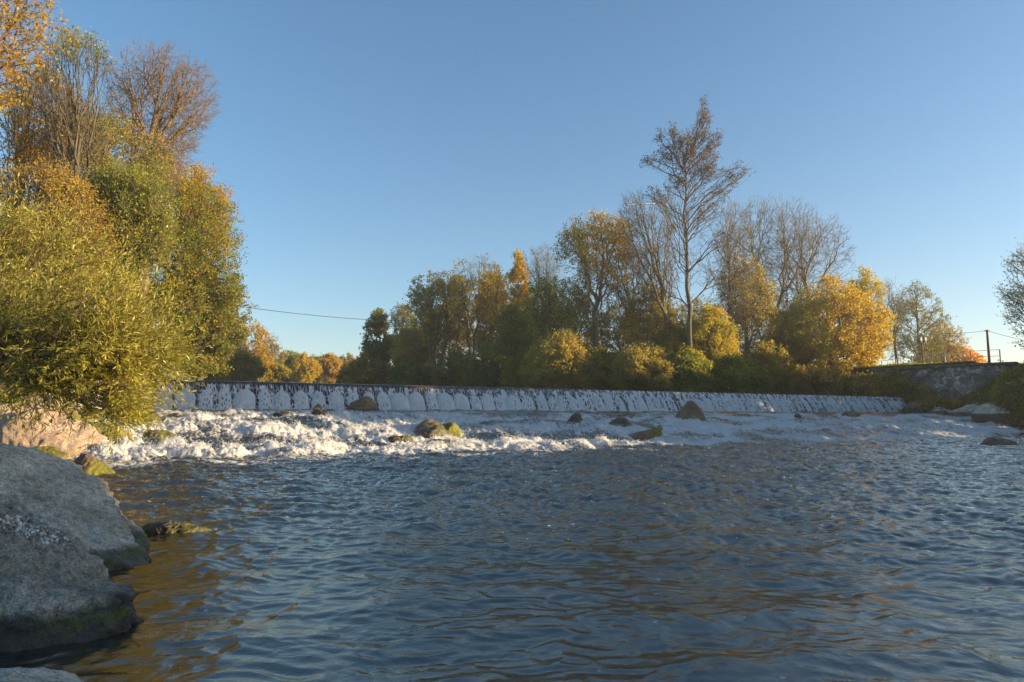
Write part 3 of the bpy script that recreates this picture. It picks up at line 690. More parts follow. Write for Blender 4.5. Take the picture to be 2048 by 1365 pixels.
def make_tree(name, label, cat, base, h, prof, seed, leafm, bark=None, tips=600, leaves=12, lsize=0.16, lspread=0.45, rt=0.018, fork=0.22,
              leader=0.0, lean=(0, 0), crown0=0.25, fill=0.5, twigs=2, leafsel=None, group=None, expo=0.43, lump=0.5, cell=3.0, aspect=1.7, sx=1.0, sy=1.0, stems=1, tintf=None, trunk_w=1.0, up=0.12, twl=0.6, droop=0.0, wig=0.08, pts_=None):
    r = np.random.RandomState(seed); base = np.asarray(base, float)
    fork = min(fork, max(0.04, crown0 * 0.8))
    pts = pts_ if pts_ is not None else crown_points(r, tips, prof, crown0 * h, h * (1 - crown0), lean, lump, fill, cell, sx, sy, seed)
    segs = []; Vt = []
    rad0 = 0.8 * rt * tips ** expo * trunk_w
    if leader > 0:
        topz = h * leader; nk = 14
        zz_ = np.linspace(-0.4, topz, nk); pathx = lean[0] * np.clip(zz_ / h - crown0, 0, 1) + 0.012 * h * np.array([float(perlin2(np.array([z_ * 0.35 + seed]), np.array([1.3]))[0]) for z_ in zz_])
        pathy = lean[1] * np.clip(zz_ / h - crown0, 0, 1) + 0 * zz_
        path = np.stack([pathx, pathy, zz_], 1); rad = rad0 * (1 - 0.9 * np.clip(zz_ / topz, 0, 1) ** 0.9) + rt; rad[0] *= 1.3
        Vt.append(tube(path, rad, 8))
        hd = np.hypot(pts[:, 0], pts[:, 1]); az = np.clip(pts[:, 2] - 0.75 * hd - 0.02 * h, crown0 * h * 0.85, topz * 0.99)
        nb = max(6, int(tips / 28)); key = np.stack([np.arctan2(pts[:, 1], pts[:, 0]) * 2.2, az / h * 22], 1)
        cen = key[r.choice(len(key), nb, replace=False)]
        lab_ = np.argmin(((key[:, None] - cen[None]) ** 2).sum(2), 1)
        for k in range(nb):
            g_ = pts[lab_ == k]
            if len(g_) == 0: continue
            za = np.median(az[lab_ == k]); st = np.array([np.interp(za, zz_, pathx), np.interp(za, zz_, pathy), za])
            grow(r, st, g_, rt, segs, expo, up, wig)
    else:
        # one or several stems from the base, forking upward
        cl = np.zeros(len(pts), int)
        if stems > 1:
            a_ = np.arctan2(pts[:, 1], pts[:, 0]) + r.rand() * 6; cl = (np.floor((a_ % (2 * np.pi)) / (2 * np.pi) * stems)).astype(int) % stems
        for k in range(stems):
            g_ = pts[cl == k]
            if len(g_) < 3: continue
            c_ = g_.mean(0); fz = fork * h * r.uniform(0.85, 1.15)
            off = np.array([r.normal() * 0.2, r.normal() * 0.2, 0]) * (stems > 1)
            top = np.array([c_[0] * 0.16, c_[1] * 0.16, fz]) + off
            tt = np.linspace(0, 1, 8)[:, None]; path = off + tt * (top - off) + np.array([0, 0, -0.4]) * (1 - tt)
            path[:, :2] += 0.02 * fz * r.normal(size=(8, 2)) * np.sin(tt * np.pi)
            rk = 0.9 * rt * len(g_) ** expo * trunk_w
            Vt.append(tube(path, rk * np.linspace(1.35, 1.0, 8) ** 1, 8))
            grow(r, top, g_, rt, segs, expo, up, wig)
    A0 = np.array([s[0] for s in segs]); A1 = np.array([s[1] for s in segs]); ra = np.array([s[2] for s in segs]); rb = np.array([s[3] for s in segs])
    cnt = np.array([s[4] for s in segs])
    # bend each segment once
    md = (A0 + A1) / 2 + r.normal(size=A0.shape) * np.linalg.norm(A1 - A0, axis=1)[:, None] * 0.06
    fat = cnt > 25
    for sel, kk in ((fat, 6), (~fat, 3)):
        if sel.any():
            rm = (ra + rb) / 2
            Vt.append(frusta(np.concatenate([A0[sel], md[sel]]), np.concatenate([md[sel], A1[sel]]), np.concatenate([ra[sel], rm[sel]]), np.concatenate([rm[sel], rb[sel]]), kk))
    tipsel = cnt == 1
    tp = A1[tipsel]; td = A1[tipsel] - A0[tipsel]; td /= np.linalg.norm(td, axis=1)[:, None] + 1e-9
    ends_ = [tp]; dirs_ = [td]
    for k in range(twigs):
        dv = td + r.normal(size=td.shape) * 0.55; dv[:, 2] += up - droop; dv /= np.linalg.norm(dv, axis=1)[:, None]
        st = tp - td * r.uniform(0, 0.6, (len(tp), 1)) * twl; L = r.uniform(0.6, 1.3, (len(tp), 1)) * twl
        e_ = st + dv * L; Vt.append(frusta(st, e_, np.full(len(tp), rt * 0.75), np.full(len(tp), rt * 0.3), 3)); ends_.append(e_); dirs_.append(dv)
    t = thing(name, base, label, cat, group)
    V_, F_ = merge(Vt); mk('trunk', V_, F_, bark or BARK, parent=t)
    E = np.concatenate(ends_); Dd = np.concatenate(dirs_)
    if leafsel is not None:
        pb_ = leafsel(E / h); kp = r.rand(len(E)) < pb_; E = E[kp]; Dd = Dd[kp]
    if leaves > 0 and len(E):
        n = int(leaves); M = len(E) * n
        cE = np.repeat(E, n, 0); cD = np.repeat(Dd, n, 0)
        pos = cE - cD * r.uniform(0, 1, (M, 1)) * lspread + r.normal(size=(M, 3)) * lspread * 0.38
        clump = np.clip(0.5 + 0.55 * perlin3(E / 1.8 + seed) + 0.10 * r.normal(size=len(E)), 0, 1)
        tint = np.clip(np.repeat(clump, n) + r.normal(size=M) * 0.24, 0, 1)
        if tintf is not None: tint = np.clip(tint + tintf(pos / h), 0, 1)
        V_, F_ = leafquads(r, pos, None, lsize * r.uniform(0.6, 1.3, M), aspect)
        mk('crown', V_, F_, leafm, parent=t, attrs={'tint': ('FACE', tint)})
    return t
def leafquads(r, pos, dirs, size, aspect=1.7, jit=1.0, drp=0.3):
    M = len(pos); a = r.normal(size=(M, 3))
    if dirs is not None: a = dirs + a * jit
    a[:, 2] -= drp; a /= np.linalg.norm(a, axis=1)[:, None] + 1e-9
    b = np.cross(a, r.normal(size=(M, 3))); b /= np.linalg.norm(b, axis=1)[:, None] + 1e-9
    n_ = np.cross(a, b)
    s = size[:, None]; w = s / aspect
    V_ = np.stack([pos, pos + a * s * 0.45 + b * w * 0.5 + n_ * w * 0.15, pos + a * s, pos + a * s * 0.45 - b * w * 0.5 + n_ * w * 0.15], 1).reshape(-1, 3)
    F_ = np.arange(M * 4).reshape(-1, 4); return V_, F_

# leaf colours
LM = {
 'gold': leafmat('leaf_gold', [(0.286, 0.186, 0.016), (0.442, 0.315, 0.019), (0.546, 0.429, 0.026), (0.312, 0.343, 0.039)]),
 'orange': leafmat('leaf_orange', [(0.321, 0.146, 0.016), (0.445, 0.260, 0.019), (0.494, 0.357, 0.026), (0.296, 0.293, 0.039)]),
 'olive': leafmat('leaf_olive', [(0.131, 0.143, 0.022), (0.218, 0.218, 0.028), (0.349, 0.284, 0.031), (0.524, 0.349, 0.031)]),
 'dark': leafmat('leaf_dark_green', [(0.094, 0.112, 0.028), (0.146, 0.175, 0.036), (0.212, 0.214, 0.041), (0.318, 0.250, 0.041)], trans=0.4),
 'green': leafmat('leaf_green', [(0.105, 0.144, 0.018), (0.176, 0.220, 0.023), (0.298, 0.321, 0.029), (0.456, 0.389, 0.033)]),
 'brown': leafmat('leaf_brown', [(0.147, 0.102, 0.030), (0.254, 0.178, 0.043), (0.380, 0.280, 0.052), (0.423, 0.357, 0.052)]),
 'maple': leafmat('leaf_maple', [(0.100, 0.150, 0.018), (0.186, 0.228, 0.021), (0.372, 0.333, 0.023), (0.601, 0.316, 0.016)]),
 'willow': leafmat('leaf_willow', [(0.220, 0.211, 0.046), (0.338, 0.325, 0.062), (0.473, 0.439, 0.094), (0.620, 0.552, 0.083)], rough=0.38, spec=0.5, trans=0.42, tcol=(1.25, 1.2, 0.6)),
 'pale': leafmat('leaf_pale', [(0.211, 0.203, 0.055), (0.316, 0.295, 0.078), (0.421, 0.344, 0.078), (0.505, 0.385, 0.062)]),
 'umber': leafmat('leaf_umber', [(0.05, 0.035, 0.015), (0.09, 0.055, 0.02), (0.13, 0.08, 0.025), (0.16, 0.12, 0.03)], trans=0.35),
 'coral': leafmat('leaf_coral', [(0.442, 0.156, 0.026), (0.598, 0.260, 0.039), (0.600, 0.364, 0.052), (0.585, 0.416, 0.078)]),
}
ROUND = [(0, 0.35), (0.25, 0.8), (0.5, 1.0), (0.75, 0.85), (0.92, 0.5), (1, 0.15)]
FAN = [(0, 0.3), (0.2, 0.6), (0.4, 0.85), (0.7, 1.0), (0.9, 0.78), (1, 0.3)]
OVAL = [(0, 0.6), (0.3, 0.95), (0.55, 1.0), (0.8, 0.7), (1, 0.1)]
NARROW = [(0, 0.5), (0.3, 1.0), (0.7, 0.75), (1, 0.15)]
SHRUB = [(0, 0.85), (0.3, 1.0), (0.6, 0.9), (0.85, 0.55), (1, 0.1)]
def P_(prof, r_): return [(t, k * r_ * 1.08) for t, k in prof]
def ptree(px, Y, ytop, wpx, shape, kind, label, seed, name='deciduous_tree', cat='tree', low=None, group='trees on the far river bank', zb=None, lobes=None, **kw):
    x = X_at(px, Y); zb_ = ground(x, Y) - 0.1 if zb is None else zb
    if lobes:
        r = np.random.RandomState(seed + 5); tot = sum(l[2] * l[3] * l[4] for l in lobes); pts = []
        for lx, ly, rx, ry, w_ in lobes:
            n_ = max(3, int(kw['tips'] * rx * ry * w_ / tot)); c_ = at(lx, ly, Y) - [x, Y, zb_]; k_ = Y / FPX
            v_ = r.normal(size=(n_, 3)); v_ /= np.linalg.norm(v_, axis=1)[:, None]; v_ *= 1.25 * r.rand(n_, 1) ** 0.6
            pts.append(c_ + [0, r.normal() * min(rx, 40) * k_ * 0.8, 0] + v_ * [rx * k_, rx * k_ * 0.9, ry * k_])
        kw['pts_'] = np.concatenate(pts); kw['tips'] = len(kw['pts_'])
    h = Z_at(ytop, Y, px) - zb_; rad = wpx / 2 / FPX * Y
    if low is not None: low = low + max(0, 765 - low) * 0.5 if group.startswith('trees on the far') else low
    if low is not None: kw['crown0'] = max(0.02, (Z_at(low, Y, px) - zb_) / h)
    return make_tree(name, label, cat, (x, Y, zb_), h, P_(shape, rad), seed, LM[kind], group=group, **kw)
BARE = dict(tips=1100, leaves=1, leafsel=lambda p: 0.15 + 0 * p[:, 0], twigs=3, rt=0.017, fill=0.6, twl=0.9, lump=0.42)
# ---- right bank, from left to right
ptree(755, 112, 618, 70, NARROW, 'dark', 'slender dark leafed tree at the left end of the far bank row', 101, low=705, tips=420, leaves=14, lsize=0.34, leader=0.9, rt=0.02, lump=0.6)
ptree(802, 118, 606, 56, FAN, 'dark', 'thin sparse tree with bare tips right of the slender dark one', 102, low=690, tips=420, leaves=3, lsize=0.3, rt=0.02)
ptree(822, 108, 655, 80, ROUND, 'pale', 'rounded olive willow like tree low between slender tree and fan tree', 103, low=745, tips=600, leaves=20, lsize=0.30)
ptree(872, 100, 545, 116, FAN, 'olive', 'fan shaped tree with dark leafed left edge and pale ascending limbs', 104, low=690, tips=900, leaves=6, lsize=0.28, twigs=2, fork=0.15, stems=3)
ptree(950, 98, 512, 120, FAN, 'gold', 'tall tree with bare top twigs and yellow leaves on its right half', 105, low=680, tips=1000, leaves=5, lsize=0.27, stems=3, fork=0.14, leafsel=lambda p: np.where(p[:, 2] > 0.86, 0.15, 0.8))
ptree(985, 104, 522, 70, OVAL, 'gold', 'upright golden leafed tree behind the bare topped tree', 106, low=700, tips=500, leaves=14, lsize=0.28)
ptree(1036, 106, 500, 58, NARROW, 'orange', 'narrow golden orange birch rising between two wider trees', 107, low=640, tips=520, leaves=18, lsize=0.26, leader=0.93, tintf=lambda p: 0.25 + 0 * p[:, 0])
ptree(1085, 102, 486, 84, FAN, 'dark', 'bare grey tree peeping out left of the round orange topped tree', 108, low=640, **{**BARE, 'tips': 800})
ptree(1108, 88, 548, 150, ROUND, 'green', 'broad dense dark green tree in the middle of the row', 109, low=715, tips=800, leaves=8, lsize=0.28, lump=0.62)
ptree(1030, 92, 610, 80, ROUND, 'green', 'mid green tree beneath the narrow golden birch', 110, low=730, tips=600, leaves=16, lsize=0.25)
ptree(1198, 84, 430, 168, FAN, 'olive', 'large round headed tree with orange olive top over bare limbs', 111, low=600, tips=1500, leaves=6, lsize=0.24, fork=0.30, twigs=2, rt=0.019, tintf=lambda p: 0.35 * (p[:, 2] - 0.6) / 0.4, leafsel=lambda p: np.clip((p[:, 2] - 0.45) * 2.2, 0.1, 0.95))
ptree(1262, 86, 470, 96, FAN, 'olive', 'slim forked bare limbed tree right of the round headed tree', 112, low=600, **{**BARE, 'tips': 700})
ptree(1335, 80, 384, 120, FAN, 'dark', 'leaning bare tree with a few leaves at its top left of the tallest tree', 113, low=560, lean=(-3.2, 0), stems=2, fork=0.28, **{**BARE, 'tips': 1200})
# tallest tree
TALL = [(0, 0.25), (0.12, 0.55), (0.30, 0.75), (0.42, 0.85), (0.52, 0.80), (0.6, 1.0), (0.68, 0.72), (0.80, 0.52), (0.9, 0.35), (1, 0.06)]
ptree(1382, 76, 212, 210, TALL, 'umber', 'tallest tree of the bank, dark open crown standing high against the sky', 114, low=640, tips=1500, leaves=4, lsize=0.19, wig=0.09, leader=0.80,
      rt=0.019, bark=BARKD, lobes=[(1404, 238, 13, 32, 1.2), (1398, 275, 22, 25, 1), (1345, 262, 10, 22, 1), (1355, 290, 22, 22, 1), (1318, 275, 9, 18, 1), (1300, 316, 18, 12, 1), (1330, 318, 24, 22, 1), (1372, 315, 26, 30, 1.2), (1418, 300, 18, 26, 1), (1437, 275, 9, 16, 1), (1400, 350, 28, 28, 1.2), (1362, 360, 26, 26, 1),
             (1494, 343, 15, 8, .8), (1468, 350, 18, 20, .8), (1484, 330, 10, 12, .6), (1448, 380, 18, 22, .7), (1428, 410, 24, 24, .7), (1320, 385, 26, 22, .8), (1305, 430, 28, 28, .5), (1345, 440, 36, 40, .6), (1400, 430, 30, 40, .6), (1440, 480, 30, 30, .5), (1370, 510, 55, 40, .4), (1430, 550, 45, 35, .35), (1340, 570, 40, 30, .3)],
      leafsel=lambda p: np.clip((p[:, 2] - 0.60) * 5, 0.03, 0.62), twl=0.5, lspread=0.35)
ptree(1472, 84, 406, 120, FAN, 'olive', 'bare tree with fine upright twigs just right of the tallest tree', 115, low=600, fork=0.3, **{**BARE, 'tips': 900})
ptree(1548, 93, 396, 200, FAN, 'dark', 'broad bare crowned tree topping the right half of the row', 116, low=600, fork=0.25, **{**BARE, 'tips': 1500})
ptree(1620, 95, 424, 190, FAN, 'olive', 'bare tree whose rounded twiggy crown slopes down to the right', 117, low=600, fork=0.25, **{**BARE, 'tips': 1400})
ptree(1502, 87, 505, 120, ROUND, 'olive', 'olive half leafless tree under the broad bare crowned tree', 118, low=700, tips=900, leaves=6, lsize=0.22)
ptree(1300, 82, 560, 110, ROUND, 'olive', 'thin leafed olive tree behind the leaning bare tree', 119, low=740, tips=700, leaves=8, lsize=0.22)
ptree(1425, 79, 610, 90, ROUND, 'gold', 'small golden green tree at the foot of the tallest tree, on its right', 120, low=745, tips=500, leaves=12, lsize=0.2, tintf=lambda p: 0.3 + 0 * p[:, 0])
ptree(1668, 89, 556, 190, [(0, 0.75), (0.3, 1.0), (0.6, 0.95), (0.8, 0.7), (1, 0.2)], 'gold', 'dense bright golden yellow tree at the right end of the row', 121, low=748, tips=1800, leaves=9, lsize=0.25, lump=0.62, cell=2.2, tintf=lambda p: np.clip(-p[:, 0] * 1.4, -0.2, 0.5))
ptree(1590, 92, 600, 90, OVAL, 'olive', 'olive green tree merging into the left side of the golden tree', 122, low=750, tips=700, leaves=14, lsize=0.2)
ptree(1745, 100, 526, 84, OVAL, 'gold', 'taller yellow olive tree behind the golden tree', 123, low=700, tips=700, leaves=12, lsize=0.22, tintf=lambda p: 0.2 + 0 * p[:, 0])
ptree(1800, 106, 556, 62, FAN, 'brown', 'narrow bare tree between the yellow trees and the sign post', 124, low=690, **{**BARE, 'tips': 500})
ptree(1848, 112, 558, 100, OVAL, 'dark', 'grey green thin leafed tree rising behind the sign post', 125, low=712, tips=900, leaves=4, lsize=0.24, leader=0.9, lump=0.6)
ptree(1895, 116, 640, 84, ROUND, 'brown', 'low spreading brownish tree right of the one behind the sign post', 126, low=715, tips=600, leaves=3, lsize=0.24)
ptree(1905, 125, 692, 110, SHRUB, 'coral', 'low orange leafed bush behind the railing', 127, name='bush', cat='bush', low=738, tips=500, leaves=16, lsize=0.3, group='bushes along the far bank')
ptree(2098, 61, 470, 124, OVAL, 'dark', 'dark sparse tree cut by the right frame edge', 128, low=700, tips=1000, leaves=2, lsize=0.17, leader=0.95, lump=0.6, bark=BARKD, group='trees on the right shore')
for px, Y, yt, w, k, lab, sd, n in [(905, 112, 600, 120, 'gold', 'pale golden tree filling the gap behind the fan shaped tree', 131, 6), (1150, 98, 590, 130, 'olive', 'olive gold tree behind the broad dark green one', 132, 6),
    (1240, 97, 600, 120, 'gold', 'golden infill tree between the round headed and leaning trees', 133, 5), (1325, 94, 615, 120, 'olive', 'olive yellow infill tree behind the leaning tree', 134, 6),
    (1405, 99, 590, 130, 'gold', 'golden thin tree behind the trunk of the tallest tree', 135, 5), (1525, 104, 560, 130, 'gold', 'yellow olive tree seen through the bare crowned trees', 136, 5),
    (1060, 100, 590, 110, 'gold', 'yellow tree behind the narrow birch', 137, 6), (840, 116, 640, 90, 'olive', 'olive tree behind the rounded willow like one', 138, 6)]:
    ptree(px, Y, yt, w, ROUND, k, lab, sd, low=745, tips=650, leaves=n, lsize=0.26)
# ---- undergrowth on the right bank
def shrub(px, Y, ytop, ybot, wpx, kind, label, seed, leaves=22, tips=420, lsize=0.2, **kw):
    x = X_at(px, Y); zb = min(ground(x, Y), Z_at(ybot, Y, px)) ; h = Z_at(ytop, Y, px) - zb
    return make_tree('bush', label, 'bush', (x, Y, zb), h, P_(SHRUB, wpx / 2 / FPX * Y), seed, LM[kind], tips=tips, leaves=int(leaves * 0.7), lsize=lsize * 1.3, rt=0.012,
                     crown0=0.04, fork=0.05, stems=4, twigs=3, twl=0.6, fill=0.4, lump=0.65, cell=1.6, group='bushes along the far bank', trunk_w=1.0, **kw)
shrub(735, 106, 706, 770, 120, 'brown', 'rounded brownish bush at the left foot of the far bank row', 201, lsize=0.26)
shrub(808, 104, 722, 772, 60, 'green', 'small bright green bush under the slender dark tree', 202, lsize=0.26)
shrub(850, 98, 728, 774, 90, 'dark', 'dark low bush below the fan shaped tree', 203, lsize=0.26)
shrub(915, 90, 700, 776, 90, 'dark', 'dense dark green bush left of the tall brown hazy one', 204)
shrub(975, 86, 690, 778, 110, 'dark', 'dark evergreen looking bush hanging over the upper water', 205)
shrub(1050, 82, 710, 778, 90, 'olive', 'olive bush under the mid green tree', 206)
shrub(1125, 79, 662, 780, 150, 'pale', 'large rounded grey olive bush in the middle of the bank', 207, tips=900)
shrub(1205, 78, 700, 782, 80, 'olive', 'olive bush right of the large grey olive one', 208)
shrub(1285, 77, 690, 784, 140, 'pale', 'wide grey green bush beneath the leaning bare tree', 209, tips=800)
shrub(1375, 76, 700, 786, 90, 'green', 'sunlit yellow green bush below the tallest tree', 210, tips=500)
shrub(1350, 80, 650, 782, 80, 'olive', 'olive undergrowth at the trunk of the tallest tree', 211)
shrub(1462, 78, 712, 788, 110, 'green', 'bright green leafy bush two bushes right of the tallest tree', 212, tips=520)
shrub(1540, 79, 690, 788, 90, 'olive', 'dark olive bush left of the golden tree', 213)
shrub(1430, 82, 655, 784, 100, 'gold', 'tall golden undergrowth behind the bright green bush', 214, tips=600)
shrub(1620, 80, 735, 794, 120, 'brown', 'brown bramble hanging down the bank under the golden tree', 215)
shrub(1700, 81, 752, 796, 130, 'brown', 'brown dry bramble on the slope above the weir end', 216)
shrub(1780, 82, 748, 800, 120, 'olive', 'dark olive bramble left of the stone wall', 217)
shrub(1825, 79, 775, 815, 70, 'brown', 'brown creeper covering the left part of the stone wall', 218)
shrub(1880, 75, 800, 822, 60, 'olive', 'low olive weeds at the foot of the stone wall', 219)
shrub(2040, 66, 738, 790, 70, 'green', 'green bush on the slope at the right end of the wall', 220)
shrub(2070, 62, 745, 800, 110, 'dark', 'dark green bush on the right slope cut by the frame edge', 221)
# ---- far trees in the gap over the weir
for px, Y, yt, w, k, lab, sd, lf in [
    (445, 118, 640, 90, 'brown', 'brown half bare tree at the left of the gap over the weir', 301, 5), (500, 128, 645, 90, 'orange', 'tan leafed sloping tree in the gap over the weir', 302, 8),
    (430, 105, 680, 70, 'green', 'yellow green tree close to the willow in the gap', 303, 16), (538, 150, 672, 50, 'brown', 'thin bare tree standing over the far yellow trees', 304, 2),
    (480, 108, 705, 80, 'olive', 'low olive tree just over the crest in the gap', 305, 16), (575, 165, 702, 60, 'green', 'far yellow green tree in the gap, left of the gold one', 306, 16),
    (605, 160, 708, 60, 'gold', 'far golden tree in the middle of the gap', 307, 16), (632, 175, 712, 44, 'green', 'small far green tree between golden and orange trees', 308, 16),
    (660, 170, 708, 48, 'orange', 'far bright orange tree in the gap', 309, 18), (690, 190, 708, 50, 'olive', 'far olive tree right of the bright orange one', 310, 14),
    (548, 140, 730, 60, 'olive', 'low far olive tree left of the golden ones', 311, 14), (712, 140, 722, 60, 'brown', 'round brown tree at the right side of the gap', 312, 14)]:
    ptree(px, Y, yt, w, ROUND if lf > 3 else FAN, k, lab, sd, low=772, tips=380, leaves=lf, lsize=0.36, rt=0.022, group='far trees in the gap over the weir')
# ---- left bank
ptree(305, 60, 308, 310, [(0, 0.75), (0.2, 0.95), (0.45, 1.0), (0.65, 0.88), (0.82, 0.70), (0.95, 0.45), (1, 0.2)], 'maple', 'big maple turning orange at the top, behind the willow', 401, low=740, tips=2600, leaves=9, lsize=0.19, fork=0.22,
      lump=0.45, tintf=lambda p: 1.3 * np.clip(p[:, 2] - 0.72, 0, 1) - 0.12, bark=BARKD, group='trees on the left bank', sy=0.7)
ptree(262, 55, 104, 225, FAN, 'brown', 'tall bare tree with a rounded dark twig crown on the left bank', 402, low=400, tips=2600, leaves=0, twigs=3, rt=0.0145, fill=0.55, twl=0.7, fork=0.42, bark=BARKR, group='trees on the left bank', lean=(1.6, 0), expo=0.47, lump=0.42)
ptree(385, 64, 330, 110, ROUND, 'orange', 'orange topped tree at the right shoulder of the maple', 403, low=520, tips=700, leaves=10, lsize=0.18, group='trees on the left bank')
ptree(105, 38, 66, 150, FAN, 'green', 'slender nearly bare tree with green leaves at its top', 404, low=420, tips=1300, leaves=3, lsize=0.14, leafsel=lambda p: np.clip((p[:, 2] - 0.84) * 5, 0.02, 0.9), rt=0.012, twl=0.4, lspread=0.25, stems=3, fork=0.4, group='trees on the left bank', bark=BARKD)
ptree(180, 44, 215, 230, FAN, 'maple', 'yellow green tree filling the space between the bare ones', 405, low=560, tips=1500, lump=0.62, stems=3, leaves=5, lsize=0.15, lspread=0.4, group='trees on the left bank')
ptree(20, 40, 130, 170, FAN, 'orange', 'bare limbed tree with scattered copper leaves at the left edge', 406, low=560, tips=1500, leaves=4, lsize=0.14, rt=0.013, stems=3, fork=0.3, group='trees on the left bank', bark=BARKR, lspread=0.3, twl=0.4)
ptree(230, 36, 340, 170, FAN, 'green', 'yellow green leafy tree directly behind the top of the willow', 407, low=600, tips=1200, lump=0.62, stems=3, leaves=6, lsize=0.13, lspread=0.35, group='trees on the left bank')
ptree(60, 32, 330, 220, ROUND, 'orange', 'copper leafed small tree behind the upper left of the willow', 408, low=640, tips=1200, leaves=5, lsize=0.12, lspread=0.3, group='trees on the left bank')
ptree(395, 62, 520, 150, ROUND, 'dark', 'dark green lower tree between maple and the gap', 409, low=750, tips=1200, leaves=16, lsize=0.2, group='trees on the left bank')
ptree(-185, 15, -160, 420, FAN, 'orange', 'near tree reaching in with large copper leaves at the top left corner', 410, low=330, tips=1100, leaves=3, lsize=0.10, rt=0.006, fill=0.5, fork=0.3, lspread=0.18, twl=0.22, group='trees on the left bank', bark=BARKR, lump=0.6, cell=1.5, aspect=2.0)
# ---- the big willow over the left shore
def willow():
    r = np.random.RandomState(55); base = np.array([-12.6, 12.6, ground(-12.6, 12.6) - 0.1])
    # crown lobes (world centre, radii)
    lobes = [((-8.2, 11.8, 3.35), (2.4, 1.9, 1.35), 1.0), ((-6.3, 10.9, 2.75), (1.65, 1.5, 1.15), 1.0), ((-9.8, 12.2, 4.2), (2.2, 1.8, 1.5), 0.8),
             ((-5.35, 10.6, 2.40), (0.85, 1.1, 0.85), 0.42), ((-5.3, 10.6, 1.82), (0.42, 0.6, 0.62), 0.11), ((-7.1, 11.0, 2.55), (1.6, 1.2, 0.70), 0.28), ((-9.5, 11.2, 3.0), (1.9, 1.4, 0.95), 0.6),
             ((-7.4, 11.6, 4.35), (0.9, 0.9, 0.85), 0.25)]
    tot = sum(l[2] for l in lobes); pts = []
    for c_, rad, w in lobes:
        c_ = (c_[0] - (0.8 if c_[2] > 1.7 else 0.15), c_[1], c_[2])
        n = int(3700 * w / tot); v = r.normal(size=(n * 3, 3)); v /= np.linalg.norm(v, axis=1)[:, None]; v = v * (r.rand(n * 3, 1) ** 0.42)
        q = np.array(c_) + v * np.array(rad); kp = perlin3(q / 0.6 + 4) > r.rand(len(q)) * 0.45 - 0.22; pts.append(q[kp][:n])
    pts = np.concatenate(pts) - base
    segs = []
    ang = np.arctan2(pts[:, 0], pts[:, 2] + 1); order = np.argsort(ang); Vt = []
    for k, g_ in enumerate(np.array_split(order, 5)):
        P = pts[g_]; st = np.array([0.3 * (k - 2), 0.0, 2.9 - base[2]]); Vt.append(tube([(0.15 * (k - 2), 0, -0.4), (0.2 * (k - 2), 0.05, 0.4), st], [0.16, 0.13, 0.11], 8)); grow(r, st, P, 0.0038, segs, 0.5, -0.02, 0.10)
    A0 = np.array([s[0] for s in segs]); A1 = np.array([s[1] for s in segs]); ra = np.array([s[2] for s in segs]); rb = np.array([s[3] for s in segs]); cnt = np.array([s[4] for s in segs])
    L = np.linalg.norm(A1 - A0, axis=1)[:, None]; md = (A0 + A1) / 2 + r.normal(size=A0.shape) * L * 0.05; md[:, 2] += 0.06 * L[:, 0]
    rm = (ra + rb) / 2
    Vt.append(frusta(np.concatenate([A0, md]), np.concatenate([md, A1]), np.concatenate([ra, rm]), np.concatenate([rm, rb]), 5))
    tp = A1[cnt == 1]; td = tp - A0[cnt == 1]; td /= np.linalg.norm(td, axis=1)[:, None] + 1e-9
    LP, LD, LT = [], [], []
    for k in range(2):
        out_ = td * 0.6 + r.normal(size=td.shape) * 0.55; out_[:, 0] += 0.35; out_[:, 2] += np.where(tp[:, 2] + base[2] > 2.7, 0.55, -0.15); out_ /= np.linalg.norm(out_, axis=1)[:, None]
        Ls = r.uniform(0.22, 0.5, (len(tp), 1)) * (1 + 1.0 * (r.rand(len(tp), 1) < 0.22)); e = tp + out_ * Ls
        Vt.append(frusta(tp, e, np.full(len(tp), 0.0028), np.full(len(tp), 0.0012), 3))
        nl = 11; f = np.linspace(0.12, 1.0, nl)[None, :, None]
        pos = tp[:, None] + (e - tp)[:, None] * f; dr = np.repeat(out_[:, None], nl, 1)
        LP.append(pos.reshape(-1, 3)); LD.append(dr.reshape(-1, 3))
        cl = np.clip(0.45 + 0.5 * perlin3((tp + base) / 0.9) + 0.08 * r.normal(size=len(tp)), 0, 1); LT.append(np.repeat(cl, nl))
    pos = np.concatenate(LP); dr = np.concatenate(LD); ti = np.clip(np.concatenate(LT) + r.normal(size=len(pos)) * 0.17, 0, 1)
    M = len(pos); a = dr + r.normal(size=(M, 3)) * 0.42; a /= np.linalg.norm(a, axis=1)[:, None]
    b = np.cross(a, r.normal(size=(M, 3))); b /= np.linalg.norm(b, axis=1)[:, None]; n_ = np.cross(a, b)
    s = r.uniform(0.055, 0.115, (M, 1)); w = s * 0.085
    cv = r.uniform(-0.12, 0.12, (M, 1)) * s
    V_ = np.stack([pos, pos + a * s * 0.35 + b * w + n_ * cv, pos + a * s * 0.72 + b * w * 0.75 + n_ * cv * 0.8, pos + a * s - n_ * cv, pos + a * s * 0.72 - b * w * 0.75 + n_ * cv * 0.8, pos + a * s * 0.35 - b * w + n_ * cv], 1).reshape(-1, 3)
    F_ = np.arange(M * 6).reshape(-1, 6)
    t = thing('willow_bush', base, 'huge yellow green willow bush with narrow leaves overhanging the left shore', 'bush')
    Vv, Ff = merge(Vt); mk('branches', Vv, Ff, BARKR, parent=t)
    mk('foliage', V_, F_, LM['willow'], parent=t, attrs={'tint': ('FACE', ti)})
willow()

